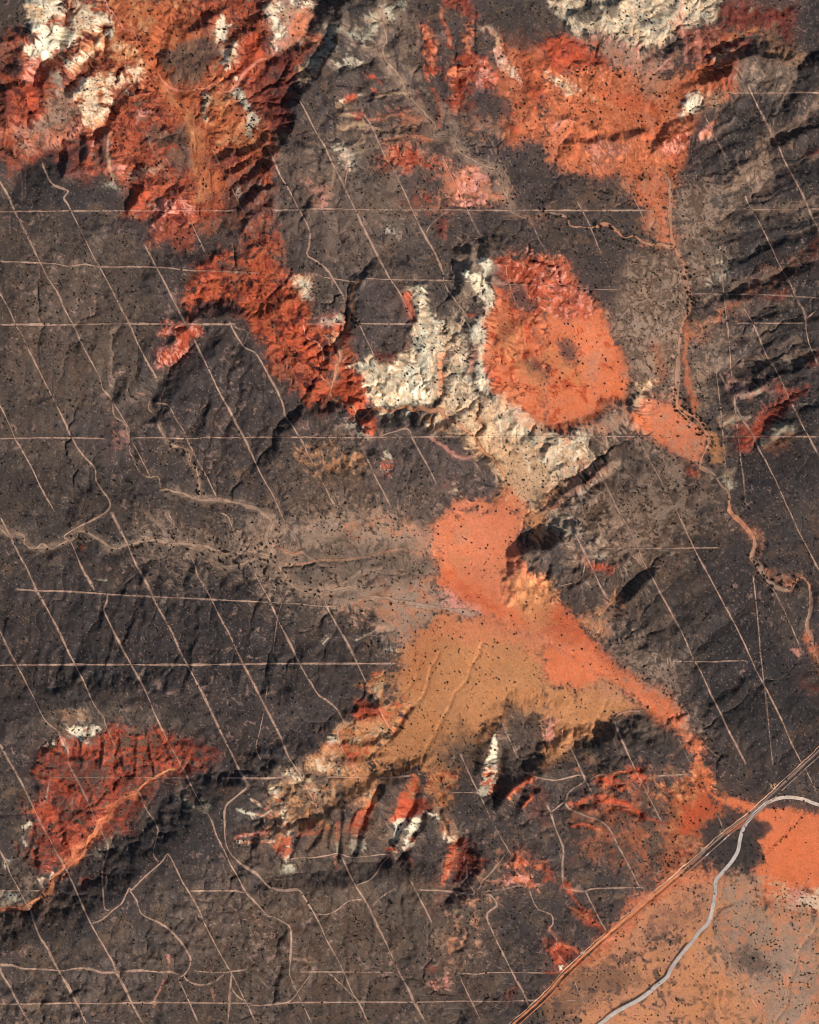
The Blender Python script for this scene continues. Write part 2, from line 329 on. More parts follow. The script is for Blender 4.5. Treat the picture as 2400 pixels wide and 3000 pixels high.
ZONES = """
0 gugugon 1 200 100 -400,-400 2800,-400 2800,3400 -400,3400
0 k .55 150 200 0,1350 500,1300 1100,1800 900,2050 300,2100 0,2100
0 k .55 110 150 1700,1650 2100,1500 2400,1900 2400,2300 2150,2350 1950,2000
0 o .45 120 120 0,650 250,640 420,780 450,1000 350,1300 0,1350
0 o .5 90 120 0,1480 420,1440 760,1520 780,1640 500,1640 0,1620
0 o .35 90 120 100,2720 700,2650 760,3000 100,3000
0 no .7 90 120 1900,1380 2050,1480 2100,1700 1950,1850 1850,1700 1750,1560
0 not .7 60 90 1700,1220 2020,1360 2120,1480 2060,1560 1900,1500 1760,1560 1640,1400
0 no .6 80 100 820,2520 1500,2560 1420,2900 1000,2980 700,2800
0 no .5 80 100 950,1300 1250,1280 1250,1500 950,1550
0 no .6 60 80 1300,2080 1700,2060 1960,2180 1900,2250 1500,2250
0 u .7 60 100 420,480 1000,560 1000,1000 700,1250 480,1250
0 u .6 60 100 1180,120 1560,300 1800,520 1950,760 1700,1000 1550,750 1250,500 1000,300
0 k .6 60 80 0,2720 0,2600 250,2480 480,2330 700,2280 720,2420 500,2560 250,2720
0 k .5 60 80 120,1820 800,1780 820,1960 760,2080 150,2060
0 k .4 60 80 2020,1500 2400,1400 2400,2100 2250,2200 2050,2100 1980,1850
0 no .55 60 90 1680,1380 2000,1400 2020,1600 1800,1880 1650,1650
0 no .5 70 90 560,2620 1400,2570 1450,2980 560,2980
0 no .4 70 90 0,760 420,760 480,1150 0,1250
0 k .4 50 80 420,980 760,1000 860,1250 480,1240
0 t .22 70 90 800,420 1150,450 1200,760 820,780
0 k .45 30 60 860,560 900,560 960,900 900,1000 850,800
1 g .9 6 12 0,0 190,0 170,100 80,150 60,220 0,240
1 mrbrdn .93 10 22 0,240 200,215 330,60 400,0 1725,0 1725,1617 1560,1617 1500,1400 1230,1420 1190,1600 960,1530 1000,1400 960,1350 800,1340 790,1290 800,1150 700,1130 520,1150 450,1120 420,1000 280,1000 150,1060 80,1170 40,1060 0,1000
1 bbc .75 20 30 690,0 1100,0 1250,100 1400,260 1350,500 1130,580 1020,520 900,500 840,420 700,430 620,300 700,150
1 rbcy .85 15 24 540,380 640,200 760,200 860,230 900,420 800,470 620,520
1 wwy .92 6 18 200,0 390,0 420,60 330,180 200,230 170,100
1 w .95 6 14 260,230 400,170 470,200 480,280 400,340 300,400 210,370 200,330
1 cywy .9 8 18 480,30 560,60 680,80 700,130 620,200 520,280 480,250 470,130
1 bcyw .9 8 18 450,380 560,230 640,200 690,170 740,220 760,340 620,300 560,430 450,440
1 bywyw .9 8 22 400,590 560,480 620,500 800,440 880,440 900,490 720,580 700,640 600,680 490,690 460,620
1 ywc .95 6 14 500,690 640,660 700,680 690,730 620,830 560,800 520,750
1 w .8 5 10 340,510 400,480 400,550 340,540
1 p .9 5 10 880,700 980,715 930,750
1 bbd .9 9 12 890,300 960,300 1010,400 1020,520 1140,580 1290,570 1280,650 1300,760 1330,900 1400,1100 1450,1250 1290,1260 1250,1080 1230,850 1110,690 1010,620 960,480
1 gno .9 10 18 990,350 1120,310 1200,260 1340,210 1400,280 1370,380 1320,470 1290,510 1130,560 1060,510 1020,420
1 gn .88 8 14 900,870 960,810 1060,850 1110,800 1190,760 1220,850 1230,1060 1100,1110 1030,1040 1050,960 1110,940 1000,900
1 gt .85 6 10 820,1080 950,1060 1040,1040 1010,1080 880,1140 820,1150
1 gto .88 12 24 300,640 440,600 480,700 440,800 520,850 420,920 250,960 120,920 100,850 250,750
1 k .85 8 14 30,450 110,380 180,380 170,450 110,500
1 og .85 8 14 290,460 390,470 420,560 310,560
1 gn .7 10 14 0,300 100,310 140,380 40,400 0,380
1 dp .85 6 12 150,450 230,380 240,480 240,520 160,490
1 ddr .9 6 14 170,560 230,540 240,700 320,700 250,760 120,790 180,690
1 dps .7 10 14 0,830 110,800 180,800 240,760 60,890 0,900
1 dps .7 10 14 150,870 280,860 520,840 560,850 420,910 330,930 300,880 220,930
1 m .85 8 12 0,600 60,590 90,660 70,760 0,820
1 bbc .75 15 24 1310,620 1440,560 1600,720 1690,950 1400,960 1310,800
1 d .92 6 10 1570,260 1660,220 1660,380 1600,450 1520,500 1490,450 1560,350
1 w .9 5 10 1380,180 1420,140 1460,170 1430,250 1390,290
1 yw .8 6 12 1400,330 1500,290 1510,380 1440,440 1400,400
1 w .9 4 5 1480,490 1510,500 1500,540
1 v .9 5 10 1450,610 1500,570 1560,620 1600,700 1550,720 1510,640
1 v .75 5 10 1280,590 1320,620 1310,760 1270,740
1 v .85 5 10 1570,750 1610,720 1650,800 1580,860
1 v .9 5 8 1480,1190 1510,1200 1530,1280 1490,1240
1 wtp .8 8 12 1670,60 1725,30 1725,230 1690,180
1 m .8 8 14 1180,160 1380,110 1300,230 1210,220
1 mmr .8 12 18 1560,560 1725,400 1725,760 1620,680
1 rrp .9 6 12 560,870 620,870 620,950 570,1070 550,960
1 rd .9 6 12 430,930 500,930 500,1050 470,1110 440,1040
1 rd .9 6 12 820,1330 900,1170 1000,1150 950,1280
1 rrp .85 8 12 1080,1220 1200,1260 1220,1350 1160,1420 1050,1440 970,1530 1000,1400 1010,1330
1 p .7 6 10 1150,1250 1210,1280 1210,1340 1150,1320
1 dp .9 6 12 460,1110 700,1085 790,1045 720,1115 590,1130
1 w .6 6 10 660,1190 750,1150 760,1200
1 g .85 8 14 430,880 540,870 560,1000 520,1060 490,1000 480,930
1 g .8 8 10 630,870 690,860 690,1060 610,1070 630,970
1 nb .5 10 14 1220,1420 1500,1400 1500,1500 1240,1500
1 k .6 25 30 80,1170 280,1010 420,1010 520,1160 800,1190 780,1320 430,1310 200,1280
2 yptw .8 8 14 0,0 270,0 240,160 170,260 60,330 0,370
2 w .8 6 10 0,60 45,100 40,250 0,300
2 lsb .85 6 10 150,110 260,60 200,240 60,340 90,250
2 mrm .9 10 16 0,370 100,310 330,290 200,400 130,560 90,800 30,860 0,800
2 yd .6 6 10 130,320 200,450 250,500 190,540 150,480
2 v .75 7 10 330,170 420,190 390,300 350,370 310,370 330,290
2 tv .6 7 10 250,370 310,370 270,490 190,540
2 bsl .7 8 12 120,300 250,250 330,230 310,290 180,320
2 kgo .9 12 18 290,120 450,50 620,60 560,130 400,160
2 wvt .75 8 22 430,220 560,190 640,100 700,20 840,0 820,60 760,130 640,220 540,260 490,280
2 t .5 8 22 450,270 620,300 700,380 580,350
2 wt .6 6 16 380,440 480,400 540,400 450,470
2 ywd .85 5 8 380,680 480,620 560,610 450,680
2 d .8 5 10 560,490 640,500 700,540 620,520
2 pd .85 5 8 610,580 690,600 640,610
2 dr .8 6 10 500,740 560,720 560,790 520,800
2 w .6 8 14 410,940 470,960 460,1020 420,990
2 dda .85 6 14 930,150 990,140 1010,290 1020,430 1040,490 980,500 930,440 970,400 960,260
2 drr .85 8 16 1070,0 1240,0 1255,160 1200,120 1120,40
2 dra .88 8 20 1200,200 1270,170 1280,330 1310,400 1260,560 1180,700 1120,740 1100,560 1130,420 1200,300
2 ddp .85 8 18 1260,380 1400,440 1420,560 1300,570
2 ro .6 10 20 1190,560 1300,640 1300,740 1180,760
2 babbd .92 14 22 1410,200 1600,260 1725,340 1725,940 1640,900 1450,900 1460,640 1400,560 1430,420
2 drb .8 10 16 1560,400 1725,360 1725,700 1600,640
2 ypw .85 5 12 1300,180 1390,170 1430,300 1520,430 1580,560 1500,500 1400,380 1390,250
2 g .85 8 12 1270,200 1390,110 1600,110 1725,200 1680,310 1560,330 1440,240 1330,170
2 u .9 8 14 1270,580 1440,600 1450,720 1350,730 1300,660
2 agd .6 12 26 790,700 900,650 950,740 900,840 780,860
2 tlu .6 12 26 1200,740 1420,760 1450,870 1300,900 1200,860
2 tnn .5 14 26 480,800 960,760 1130,860 1160,960 900,900 560,920
2 ddau .75 10 24 660,990 750,950 950,930 960,1000 1050,1050 1000,1100 800,1080 740,1060 650,1040
2 lap .85 10 18 1060,1050 1130,1110 1300,1060 1380,1170 1470,1260 1380,1300 1190,1310 1100,1250
2 dua .6 10 20 930,1220 1010,1250 1140,1290 1130,1330 770,1330 790,1280
2 r .85 6 8 1030,1420 1090,1370 1080,1500 1040,1490
2 plu .5 8 18 220,1160 330,1180 370,1330 230,1330
2 tu .5 10 20 340,1400 420,1400 430,1617 360,1617
2 o .5 30 40 500,1100 1000,1200 950,1500 500,1600
2 o .6 14 20 1200,1617 1250,1500 1450,1500 1480,1617
2 dwu .6 6 12 720,1420 770,1440 780,1500 720,1470
2 bd .6 8 14 0,1480 40,1440 90,1617 0,1617
2 lu .5 10 20 1490,1380 1725,1340 1725,1440 1560,1400
3 wywyv .94 8 24 0,0 1200,0 1100,60 1070,180 980,190 850,170 800,240 640,300 480,270 330,240 180,190 80,140 60,60
3 ltp .85 10 16 180,210 480,270 640,330 760,390 900,260 1030,230 1040,250 860,350 800,440 720,470 600,500 480,440 330,340 220,290
3 k .92 6 12 150,120 220,50 330,40 370,80 310,160 190,160
3 k .85 6 10 370,100 440,0 490,0 430,130
3 ddr .92 10 16 0,250 180,240 330,340 430,440 380,470 200,460 0,460
3 bbabs .93 10 16 0,460 500,440 560,490 620,560 760,520 880,450 1000,400 1100,330 1180,360 1200,560 1100,600 960,640 960,760 930,900 870,1080 840,1130 790,1190 740,1120 300,1110 200,1060 0,940
3 l .75 14 16 540,430 720,470 850,500 700,640 640,620 560,540
3 d .45 12 14 300,560 600,600 680,700 660,860 620,860 600,700 420,680
3 rrb .7 10 18 820,170 1000,190 1200,200 1240,300 1150,400 1000,520 900,560 860,620 860,560 1000,420 870,330
3 rmrn .85 12 20 1060,80 1320,0 1560,0 1560,200 1640,290 1530,290 1400,220 1200,200 1090,160
3 g .9 10 14 1340,0 1560,0 1540,60 1380,80
3 ycr .7 6 12 1040,260 1200,210 1330,190 1220,250 1120,300 1060,290
3 cwr .6 6 12 1030,380 1170,330 1080,440
3 mr .8 8 10 1000,500 1080,430 1190,400 1180,560 1080,580
3 w .88 6 10 870,680 880,620 950,600 960,640 970,700 930,740 850,720
3 pab .75 10 18 0,700 120,740 320,830 340,860 200,870 100,940 0,940
3 ywc .75 6 10 0,480 120,500 200,590 130,610 60,540
3 yc .5 6 10 270,590 430,690 300,640
3 pua .7 10 18 180,930 560,870 500,990 420,1050 290,1040
3 rpr .85 7 10 690,950 800,860 910,840 920,900 820,990 700,990
3 yl .8 8 10 1020,610 1090,610 1080,700 980,720
3 kgk .93 8 14 950,720 1100,700 1250,620 1500,600 1725,600 1725,1617 1100,1617 1090,1500 1000,1200 850,1140 880,980 940,890
3 k .9 20 20 1560,60 1725,0 1725,620 1540,600 1600,400
3 ap .85 5 8 960,860 1080,740 1030,870 980,890
3 otn .85 20 26 850,1150 1000,1160 1200,1060 1400,880 1440,900 1350,1180 1200,1300 1100,1500 1090,1617 840,1617 800,1500 790,1200
3 too .9 14 20 1210,380 1480,400 1600,300 1590,450 1540,560 1450,600 1280,580 1190,500
3 c .3 14 14 1380,290 1560,290 1590,420 1480,410 1400,360
3 rk .6 8 12 1630,980 1725,950 1725,1000
3 r .7 8 10 1680,1540 1725,1520 1725,1617 1660,1617
3 wk .6 6 14 1200,1617 1300,1570 1400,1560 1300,1617
3 ugn .92 14 24 0,1100 300,1130 480,1120 560,1250 620,1400 640,1500 780,1560 830,1617 0,1617
3 lab .85 14 24 480,1120 740,1110 780,1200 780,1350 790,1560 640,1500 600,1350 540,1230
3 ab .8 8 12 0,930 150,960 270,1080 240,1120 0,1000
4 mrdbdr .94 8 18 1230,60 1350,0 1725,0 1725,760 1690,560 1600,480 1560,400 1480,290 1380,280 1250,340 1230,420 1180,430 1200,320 1170,250 1160,180 1220,130
4 mg .8 8 12 1230,340 1380,280 1500,290 1550,400 1400,385 1270,400
4 og .85 6 10 1380,60 1500,40 1600,90 1450,110
4 on .7 6 10 1400,160 1520,170 1500,210 1440,200
4 ddpr .9 6 16 1010,480 1050,430 1180,430 1260,450 1280,480 1150,640 1080,700 1020,680 1030,600 1100,560 1090,520
4 p .5 3 5 1040,425 1170,432 1160,450 1060,440
4 u .6 18 22 540,1040 680,1040 780,1200 720,1330 560,1200 420,1060
4 pu .4 6 16 720,1050 790,1060 810,1180 740,1200
5 mrdbrd .94 8 20 0,0 120,120 240,110 250,280 230,400 470,440 500,640 560,720 600,820 640,930 520,1000 400,900 250,940 180,900 130,860 120,780 0,740
5 d .75 10 16 370,850 440,740 540,720 640,940 530,1000 400,920
5 mn .6 14 18 0,690 160,740 280,800 140,860 100,760
5 wy .85 6 10 130,150 250,110 240,270 200,280
5 wpd .75 7 14 260,380 330,350 480,370 460,430 320,430
5 wvy .75 6 14 330,490 420,530 440,640 400,560
5 wvyw .92 6 14 880,190 920,180 960,270 990,380 1070,450 1080,560 1060,700 1060,850 1010,920 740,950 690,970 620,880 540,720 490,680 600,650 650,650 720,700 800,640 900,560 900,430 880,300
5 ywytv .95 10 18 1080,450 1200,380 1210,560 1250,700 1290,850 1350,890 1400,900 1480,960 1560,1060 1600,1140 1280,1140 1180,1060 1080,1000 1030,930 1070,820 1080,560
5 w .9 5 12 1300,50 1390,50 1370,110 1320,150 1390,230 1350,380 1340,600 1380,860 1300,850 1280,700 1250,560 1270,450 1340,380 1330,280 1250,190 1190,120 1300,120
5 d .9 5 8 820,240 880,220 880,400 850,380
5 rm .85 5 10 640,600 720,640 800,620 720,720 680,700
5 ru .6 6 12 800,460 880,540 800,600 830,520
5 d .8 4 8 1210,380 1280,380 1250,410
5 ap .6 6 14 1210,680 1260,540 1290,560 1280,720 1230,740
5 cs .8 4 5 1055,620 1085,620 1070,700 1080,780 1050,890 1030,880 1050,780 1040,700
5 uu .92 10 16 530,180 760,180 810,260 840,420 800,560 700,600 560,590 500,530 530,430 580,400 520,330
5 uo .88 10 16 250,20 480,80 500,330 440,370 250,380 240,280
5 dsab .95 7 12 1380,40 1480,0 1725,20 1725,1130 1620,1100 1540,1040 1490,950 1430,890 1380,850 1350,640 1340,400 1400,230
5 drdp .85 10 18 1380,40 1480,0 1725,20 1725,380 1560,380 1500,260 1400,220
5 u .9 7 12 1480,190 1540,200 1660,300 1600,360 1520,290
5 uo .85 9 14 1520,660 1650,650 1725,700 1725,770 1620,740
5 ru .8 6 10 1390,90 1470,100 1480,150 1400,130
5 du .5 8 12 1560,440 1680,460 1700,560 1620,530
5 rd .85 6 10 1460,480 1500,470 1520,540 1660,640 1560,640 1480,570
5 c .65 14 12 1380,420 1480,440 1600,700 1725,780 1725,900 1560,740 1440,560
5 d .6 8 8 1350,640 1390,700 1420,840 1500,920 1560,1040 1490,960 1380,850
5 ycy .85 14 18 1280,1140 1480,1140 1620,1200 1725,1300 1725,1480 1600,1440 1480,1360 1390,1280 1310,1200
5 aa .92 8 12 1110,1617 1130,1560 1200,1530 1390,1550 1470,1440 1480,1380 1560,1450 1600,1500 1610,1617
5 onn .6 24 40 200,1180 560,1160 640,1250 600,1400 520,1617 100,1617 0,1500 100,1300
5 ug .88 10 18 660,1170 1000,1160 1250,1260 1350,1330 1440,1430 1390,1480 1180,1530 1000,1450 760,1440 620,1330
5 wudu .75 6 16 660,1270 720,1240 760,1280 740,1390 690,1370
5 wru .6 8 16 1060,1440 1190,1420 1190,1530 1100,1500
5 wy .85 4 8 715,980 765,980 740,1060
5 w .85 4 8 810,970 880,970 820,1030
5 ycw .7 7 14 940,1000 1050,990 1180,1070 1050,1130 960,1080
5 k .8 6 8 660,1080 740,1030 810,1040 830,1010 880,1010 940,1050 960,1110 900,1100
5 rd .9 5 8 540,1040 640,1030 640,1130 580,1120
5 pw .6 6 10 460,1020 520,1080 600,1140 520,1120
5 b .9 4 8 1280,1010 1330,1020 1330,1110 1300,1110
5 kom .85 8 12 180,1030 260,960 330,930 420,930 430,960 360,1000 260,1030
5 o .75 12 14 1090,180 1200,0 1300,60 1250,130 1330,250 1200,330 1120,260
5 oc .6 12 20 120,1240 560,1180 560,1280 300,1400
6 dsas .95 8 12 0,20 100,40 200,130 280,260 380,330 410,450 440,570 510,700 510,920 460,930 350,1000 230,1060 60,1120 0,1120
6 pdrp .8 12 18 0,50 120,60 260,230 300,330 230,420 100,400 0,310
6 s .7 14 12 380,500 440,570 515,700 515,920 430,920 330,800 400,700
6 c .7 14 14 0,560 80,640 200,710 240,800 100,760 0,640
6 u .88 8 10 60,540 150,510 210,600 200,690 110,660
6 l .6 10 12 240,640 320,600 340,700 320,800 260,780
6 tnt .9 20 24 430,430 500,0 1190,0 1100,130 920,240 900,400 870,480 840,840 640,920 540,960 515,700
6 gu .6 20 24 160,40 420,0 520,60 460,300 300,260
6 y .8 6 6 520,930 640,770 665,770 620,900 570,970
6 aal .9 12 16 520,960 640,930 800,880 850,960 960,1050 1020,1160 970,1300 900,1310 720,1180 560,1100
6 s .8 7 8 530,970 580,980 700,1110 800,1200 760,1210 640,1110 520,1070
6 kgk .9 14 24 1190,0 1725,0 1725,1617 1180,1617 1170,1200 1050,1000 1080,750 1200,650 1160,400 1250,230 1100,200
6 bln .85 14 20 880,400 1040,390 1170,280 1290,220 1400,110 1520,60 1600,0 1660,0 1530,110 1320,240 1180,380 1020,500 900,600
6 tot .85 14 20 900,600 1150,480 1160,650 1080,730 1060,820 1000,1000 920,900
6 ow .5 10 20 1090,0 1190,0 1150,100 1050,200
6 d .5 6 12 1380,260 1530,240 1500,280 1400,290
6 wpt .7 6 20 1140,760 1260,760 1240,830 1430,830 1450,800 1390,870 1240,920 1180,900
6 wyd .7 7 14 1110,1000 1280,1010 1230,1070 1120,1050
6 vv .85 6 14 1370,1090 1540,1040 1540,1110 1370,1200 1340,1170
6 wtn .6 6 18 1540,640 1640,600 1725,580 1620,690 1470,670
6 wk .6 5 10 1580,970 1700,900 1650,960
6 ddr .93 7 14 1310,1050 1400,980 1520,880 1440,820 1480,810 1560,850 1660,820 1560,930 1450,1030 1380,1110 1330,1180 1300,1150 1230,1180 1220,1080
6 rdr .85 9 14 1200,1150 1300,1150 1310,1230 1260,1260 1200,1230
6 nrc .7 8 18 1410,1120 1560,1130 1540,1230 1400,1230
6 mr .7 6 14 1600,640 1725,580 1725,680 1640,680
6 cc .88 8 10 1060,1130 1110,1150 1110,1300 1050,1290 1030,1210
6 ywyl .9 12 22 0,1140 240,1140 300,1260 330,1310 150,1400 60,1420 0,1420
6 w .85 6 16 0,1260 100,1240 110,1330 50,1410 0,1400
6 lt .85 10 14 230,1090 500,960 520,1070 300,1140
6 uoo .85 14 20 380,1300 700,1200 900,1320 1000,1380 1100,1600 400,1617 330,1480
6 c .85 10 12 0,1440 150,1420 180,1450 0,1570
6 bmr .88 7 10 0,1617 60,1560 200,1450 340,1310 390,1340 300,1420 150,1540 60,1617
6 ytw .7 6 12 100,1560 330,1430 330,1480 180,1560
6 d .6 6 12 880,1320 970,1330 960,1400 880,1390
6 wy .5 6 12 1130,1350 1190,1350 1180,1480 1140,1470
6 t .5 10 20 560,1130 680,1140 690,1210 600,1210
7 oo .85 24 24 250,1300 500,1220 900,1220 1200,1300 1400,1420 1280,1500 1200,1400 1000,1350 700,1330 400,1370 280,1360
7 wco .5 10 16 390,1290 460,1260 560,1280 520,1330 400,1330
7 nrdrn .9 8 16 270,1500 420,1390 540,1420 640,1370 700,1330 760,1320 860,1360 880,1390 980,1380 1010,1340 1050,1380 1100,1460 1190,1450 1270,1450 1400,1480 1360,1560 1300,1617 230,1617
7 w .9 4 10 280,1480 330,1430 360,1470
7 w .9 4 12 440,1370 510,1350 550,1350 640,1350 600,1390 540,1420 450,1400
7 wp .8 4 8 370,1380 410,1440 430,1500 390,1470
7 no .6 8 14 880,1400 960,1380 990,1440 920,1470
7 d .9 5 8 990,1340 1030,1370 1070,1440 1060,1470 1010,1420
7 m .6 5 10 280,1530 400,1550 420,1617 320,1590
7 w .6 4 12 630,410 690,420 680,430
7 r .7 3 5 500,250 530,200 540,220 515,265
7 tu .5 6 14 310,330 390,260 370,330
7 to .4 8 20 1160,450 1250,410 1270,430 1190,460
7 to .4 8 20 860,520 960,420 950,470 890,530
7 oto .75 40 40 900,90 1300,150 1725,120 1725,360 1300,400 1050,300
8 tto .85 40 40 -100,120 300,-20 560,30 850,60 1000,120 1060,400 1120,600 1040,700 900,820 800,900 660,700 420,600 100,520 -100,380
8 ttl .85 24 30 330,30 560,60 850,70 1000,130 1040,300 900,230 700,170 440,130
8 ttl .8 24 30 330,520 640,480 900,430 1050,390 1120,600 1000,680 930,790 820,850 760,760 560,640
8 lll .6 20 24 700,90 860,75 1000,135 1050,350 980,300 900,200
8 oo .7 24 30 20,300 300,190 700,200 980,300 880,380 600,460 300,480 150,460
8 uo .7 10 16 860,0 1080,20 1050,110 960,130 880,60
8 aaa .95 8 10 1000,130 1110,0 1590,0 1560,160 1540,250 1600,350 1725,440 1725,800 1550,720 1300,640 1200,570 1110,510 1050,350 1010,200
8 s .85 14 14 1020,320 1110,330 1200,430 1320,520 1450,600 1560,650 1725,640 1725,800 1550,720 1300,640 1200,560 1110,490
8 d .5 14 14 1060,360 1130,390 1250,500 1400,590 1560,680 1400,640 1200,540 1100,450
8 l .7 10 10 1130,150 1200,80 1250,110 1220,180 1130,230
8 c .5 10 12 1120,310 1200,270 1240,300 1180,370
8 c .75 16 16 1460,400 1640,440 1725,500 1725,620 1560,640 1500,560
8 p .9 10 12 1100,500 1200,560 1310,640 1320,680 1150,640 1090,600
8 ccc .95 12 18 1000,680 1100,640 1320,690 1540,730 1725,830 1725,1300 1480,1230 1440,1320 1400,1450 1300,1617 960,1617 800,1617 500,1617 620,1560 700,1430 830,1300 800,1170 780,1050 830,850 930,790
8 a .65 18 18 1000,680 1150,650 1320,690 1540,730 1725,830 1725,950 1500,830 1280,830 1100,800 1000,760
8 b .35 24 24 830,840 1000,720 1060,850 960,1050 860,1100
8 no .7 18 20 1060,1440 1220,1340 1300,1400 1280,1617 1050,1617
8 yccd .85 8 24 610,1010 720,1030 740,1110 700,1170 830,1200 800,1330 700,1440 600,1560 500,1617 200,1617 340,1450 350,1400 450,1360 520,1360 640,1220 560,1090
8 ddr .9 6 14 480,1270 520,1210 700,1220 660,1290 570,1350 490,1310
8 w .8 5 10 340,1430 380,1400 420,1450 370,1470
8 wyo .8 8 18 200,1617 350,1520 440,1560 400,1617
8 wt .5 6 14 670,890 760,870 770,890 690,905
8 nn .75 12 18 1480,1240 1600,1230 1725,1300 1725,1480 1650,1420 1480,1300
8 gk .85 10 12 1570,230 1620,140 1725,130 1725,330 1620,300
8 t .5 10 14 1610,280 1690,250 1725,300 1640,330
8 noo .85 10 18 1130,1500 1350,1400 1400,1420 1330,1617 1100,1617
8 w .92 4 8 1370,1420 1410,1400 1430,1500 1410,1600 1330,1600 1370,1530
8 c .85 14 14 1590,0 1725,0 1725,130 1620,150
8 oc .5 20 24 950,1617 1000,1500 1100,1420 1080,1617
9 sas .95 8 8 0,520 60,540 130,620 190,690 270,790 370,880 470,980 570,1050 680,1090 780,1140 840,1220 885,1300 880,1370 980,1440 1010,1500 1000,1617 930,1617 940,1550 900,1470 820,1400 700,1350 620,1250 560,1170 440,1090 340,1080 250,1150 180,1130 0,1070
9 d .55 12 10 0,640 130,630 270,800 470,990 440,1010 300,890 150,800 0,740
9 c .85 10 10 0,420 50,470 70,540 0,570
9 c .93 10 14 0,1070 200,1140 330,1080 450,1090 600,1250 480,1280 370,1330 280,1410 150,1500 0,1600
9 l .6 14 14 220,1140 330,1080 450,1090 560,1200 400,1180
9 tlc .85 12 16 220,680 350,650 430,560 450,700 410,790 350,800 290,770
9 oto .8 20 24 450,720 620,850 900,980 840,1160 560,1040 380,870
9 oto .7 20 24 820,1180 1000,1300 1000,1430 890,1380
9 dd .9 6 10 230,280 290,310 380,350 470,330 430,390 290,380
9 w .8 5 10 310,270 360,250 390,280 350,310
9 ont .8 26 30 220,60 600,80 600,230 280,260
9 yvt .75 10 18 0,0 130,20 230,100 150,160 50,110 0,60
9 bln .85 8 14 1190,40 1270,100 1330,110 1380,150 1340,280 1360,350 1480,420 1600,410 1570,480 1540,500 1400,440 1300,310 1300,200
9 ab .8 7 12 1660,740 1725,860 1725,1000 1640,760
9 p .75 4 8 1550,870 1610,860 1600,930
9 rn .6 10 14 1600,1080 1725,1050 1725,1150 1650,1140
9 k .45 24 24 900,980 1260,850 1300,1000 1150,1200 1000,1300
9 k .5 24 24 1500,900 1620,1050 1725,1200 1725,1400 1600,1300 1480,1000
9 o .5 20 24 1500,500 1640,720 1560,860 1420,820 1400,600
9 k .6 20 20 450,1440 620,1400 740,1480 700,1580 500,1617
9 o .8 16 20 440,1340 600,1260 800,1400 760,1450 560,1380
9 mp .8 7 12 0,1330 60,1320 120,1380 60,1440 0,1430
9 kkn .9 8 12 0,1617 150,1510 280,1450 420,1450 440,1617
9 rn .6 5 10 230,1540 260,1530 300,1600 240,1617
10 nrrdg .85 12 24 230,0 1250,0 1180,40 1000,60 900,120 960,160 930,210 850,260 820,340 700,400 640,430 560,500 520,560 420,620 330,640 250,680 200,640 160,500 200,400 200,240 270,130
10 d .75 8 16 200,240 330,240 330,300 270,330 240,300
10 d .6 8 16 230,0 330,60 560,230 590,290 540,200 420,60
10 d .6 8 18 380,380 470,360 460,500 430,560 390,520
10 g .75 8 16 330,180 480,180 540,260 440,300 370,250
10 g .7 8 16 470,20 640,30 640,160 560,180
10 g .7 8 12 760,180 850,130 900,80 820,90
10 aab .88 5 8 1110,0 1000,30 920,90 850,150 760,190 690,240 670,300 620,330 590,400 540,450 470,490 450,540 400,600 420,640 480,590 540,560 560,490 640,420 660,350 720,300 720,250 850,190 930,110 1020,50
10 b .85 6 8 400,640 340,680 310,760 220,830 150,875 0,885 0,905 160,910 240,860 330,780 360,710 420,660
10 w .8 4 10 130,370 200,330 210,370 150,380
10 w .7 4 8 140,420 165,480 150,500
10 wt .7 5 12 20,560 90,580 60,640
10 wt .8 5 10 240,680 290,700 280,760 250,720
10 w .7 4 6 325,690 345,650 355,660 335,700
10 tvo .75 10 16 0,790 150,790 180,850 0,880
10 to .7 10 16 90,640 230,700 230,790 100,780
10 tv .45 8 14 630,480 740,460 700,500 600,540
10 nn .6 18 20 0,900 180,910 260,800 420,860 420,930 100,1000 0,1060
10 r .6 6 12 500,700 640,670 560,700 540,740
10 k .5 30 30 700,600 900,450 1100,350 1300,300 1350,500 1200,600 1000,540 800,720
10 k .4 30 30 100,1100 260,950 420,930 300,1060
10 n .5 14 20 1640,930 1725,900 1725,1060
10 p .6 4 8 1060,1180 1100,1170 1080,1270
10 t .5 6 12 1580,1110 1660,1100 1600,1160
11 ycno .85 12 26 0,60 200,0 830,0 720,80 560,180 430,270 330,350 180,400 60,420 0,440
11 cc .85 10 16 540,0 830,0 640,100 560,150 500,180 420,90
11 wyo .7 8 22 0,80 120,0 250,20 240,130 330,300 300,330 200,180 130,90
11 ca .8 7 14 160,330 330,310 340,360 180,400
11 d .9 4 6 170,405 280,395 340,360 340,375 270,415 170,425
11 cd .8 5 8 20,440 80,420 120,440 95,560 60,560 80,480 40,540 10,520
11 d .9 3 5 390,330 415,330 415,460 390,460
11 v .9 3 5 398,462 425,462 420,560 405,560
11 ycd .9 5 8 600,160 680,100 650,240 600,310 560,320 580,230
11 nuo .7 8 12 670,110 740,80 830,60 850,180 760,290 690,330 680,240
11 d .9 4 8 470,350 560,260 600,300 620,370 520,430 460,400
11 wvw .9 4 10 480,430 600,430 600,500 510,530 480,500
11 cbd .85 6 10 740,330 900,40 950,100 890,200 890,290 840,340
11 d .93 4 8 740,330 810,210 890,200 890,290 840,340 760,330
11 r .9 4 8 890,200 960,190 1000,260 930,310 890,290
11 w .93 4 7 750,340 830,330 850,390 780,440 730,480 780,380
11 dwd .9 4 8 710,490 780,460 780,540 700,530
11 w .93 4 7 860,340 930,330 910,400 850,480 830,500 870,400
11 rdw .85 4 8 820,490 880,430 930,410 900,470 830,540
11 w .9 3 6 960,280 1040,290 1050,330 980,290
11 wr .9 4 6 1055,340 1075,340 1110,450 1080,460
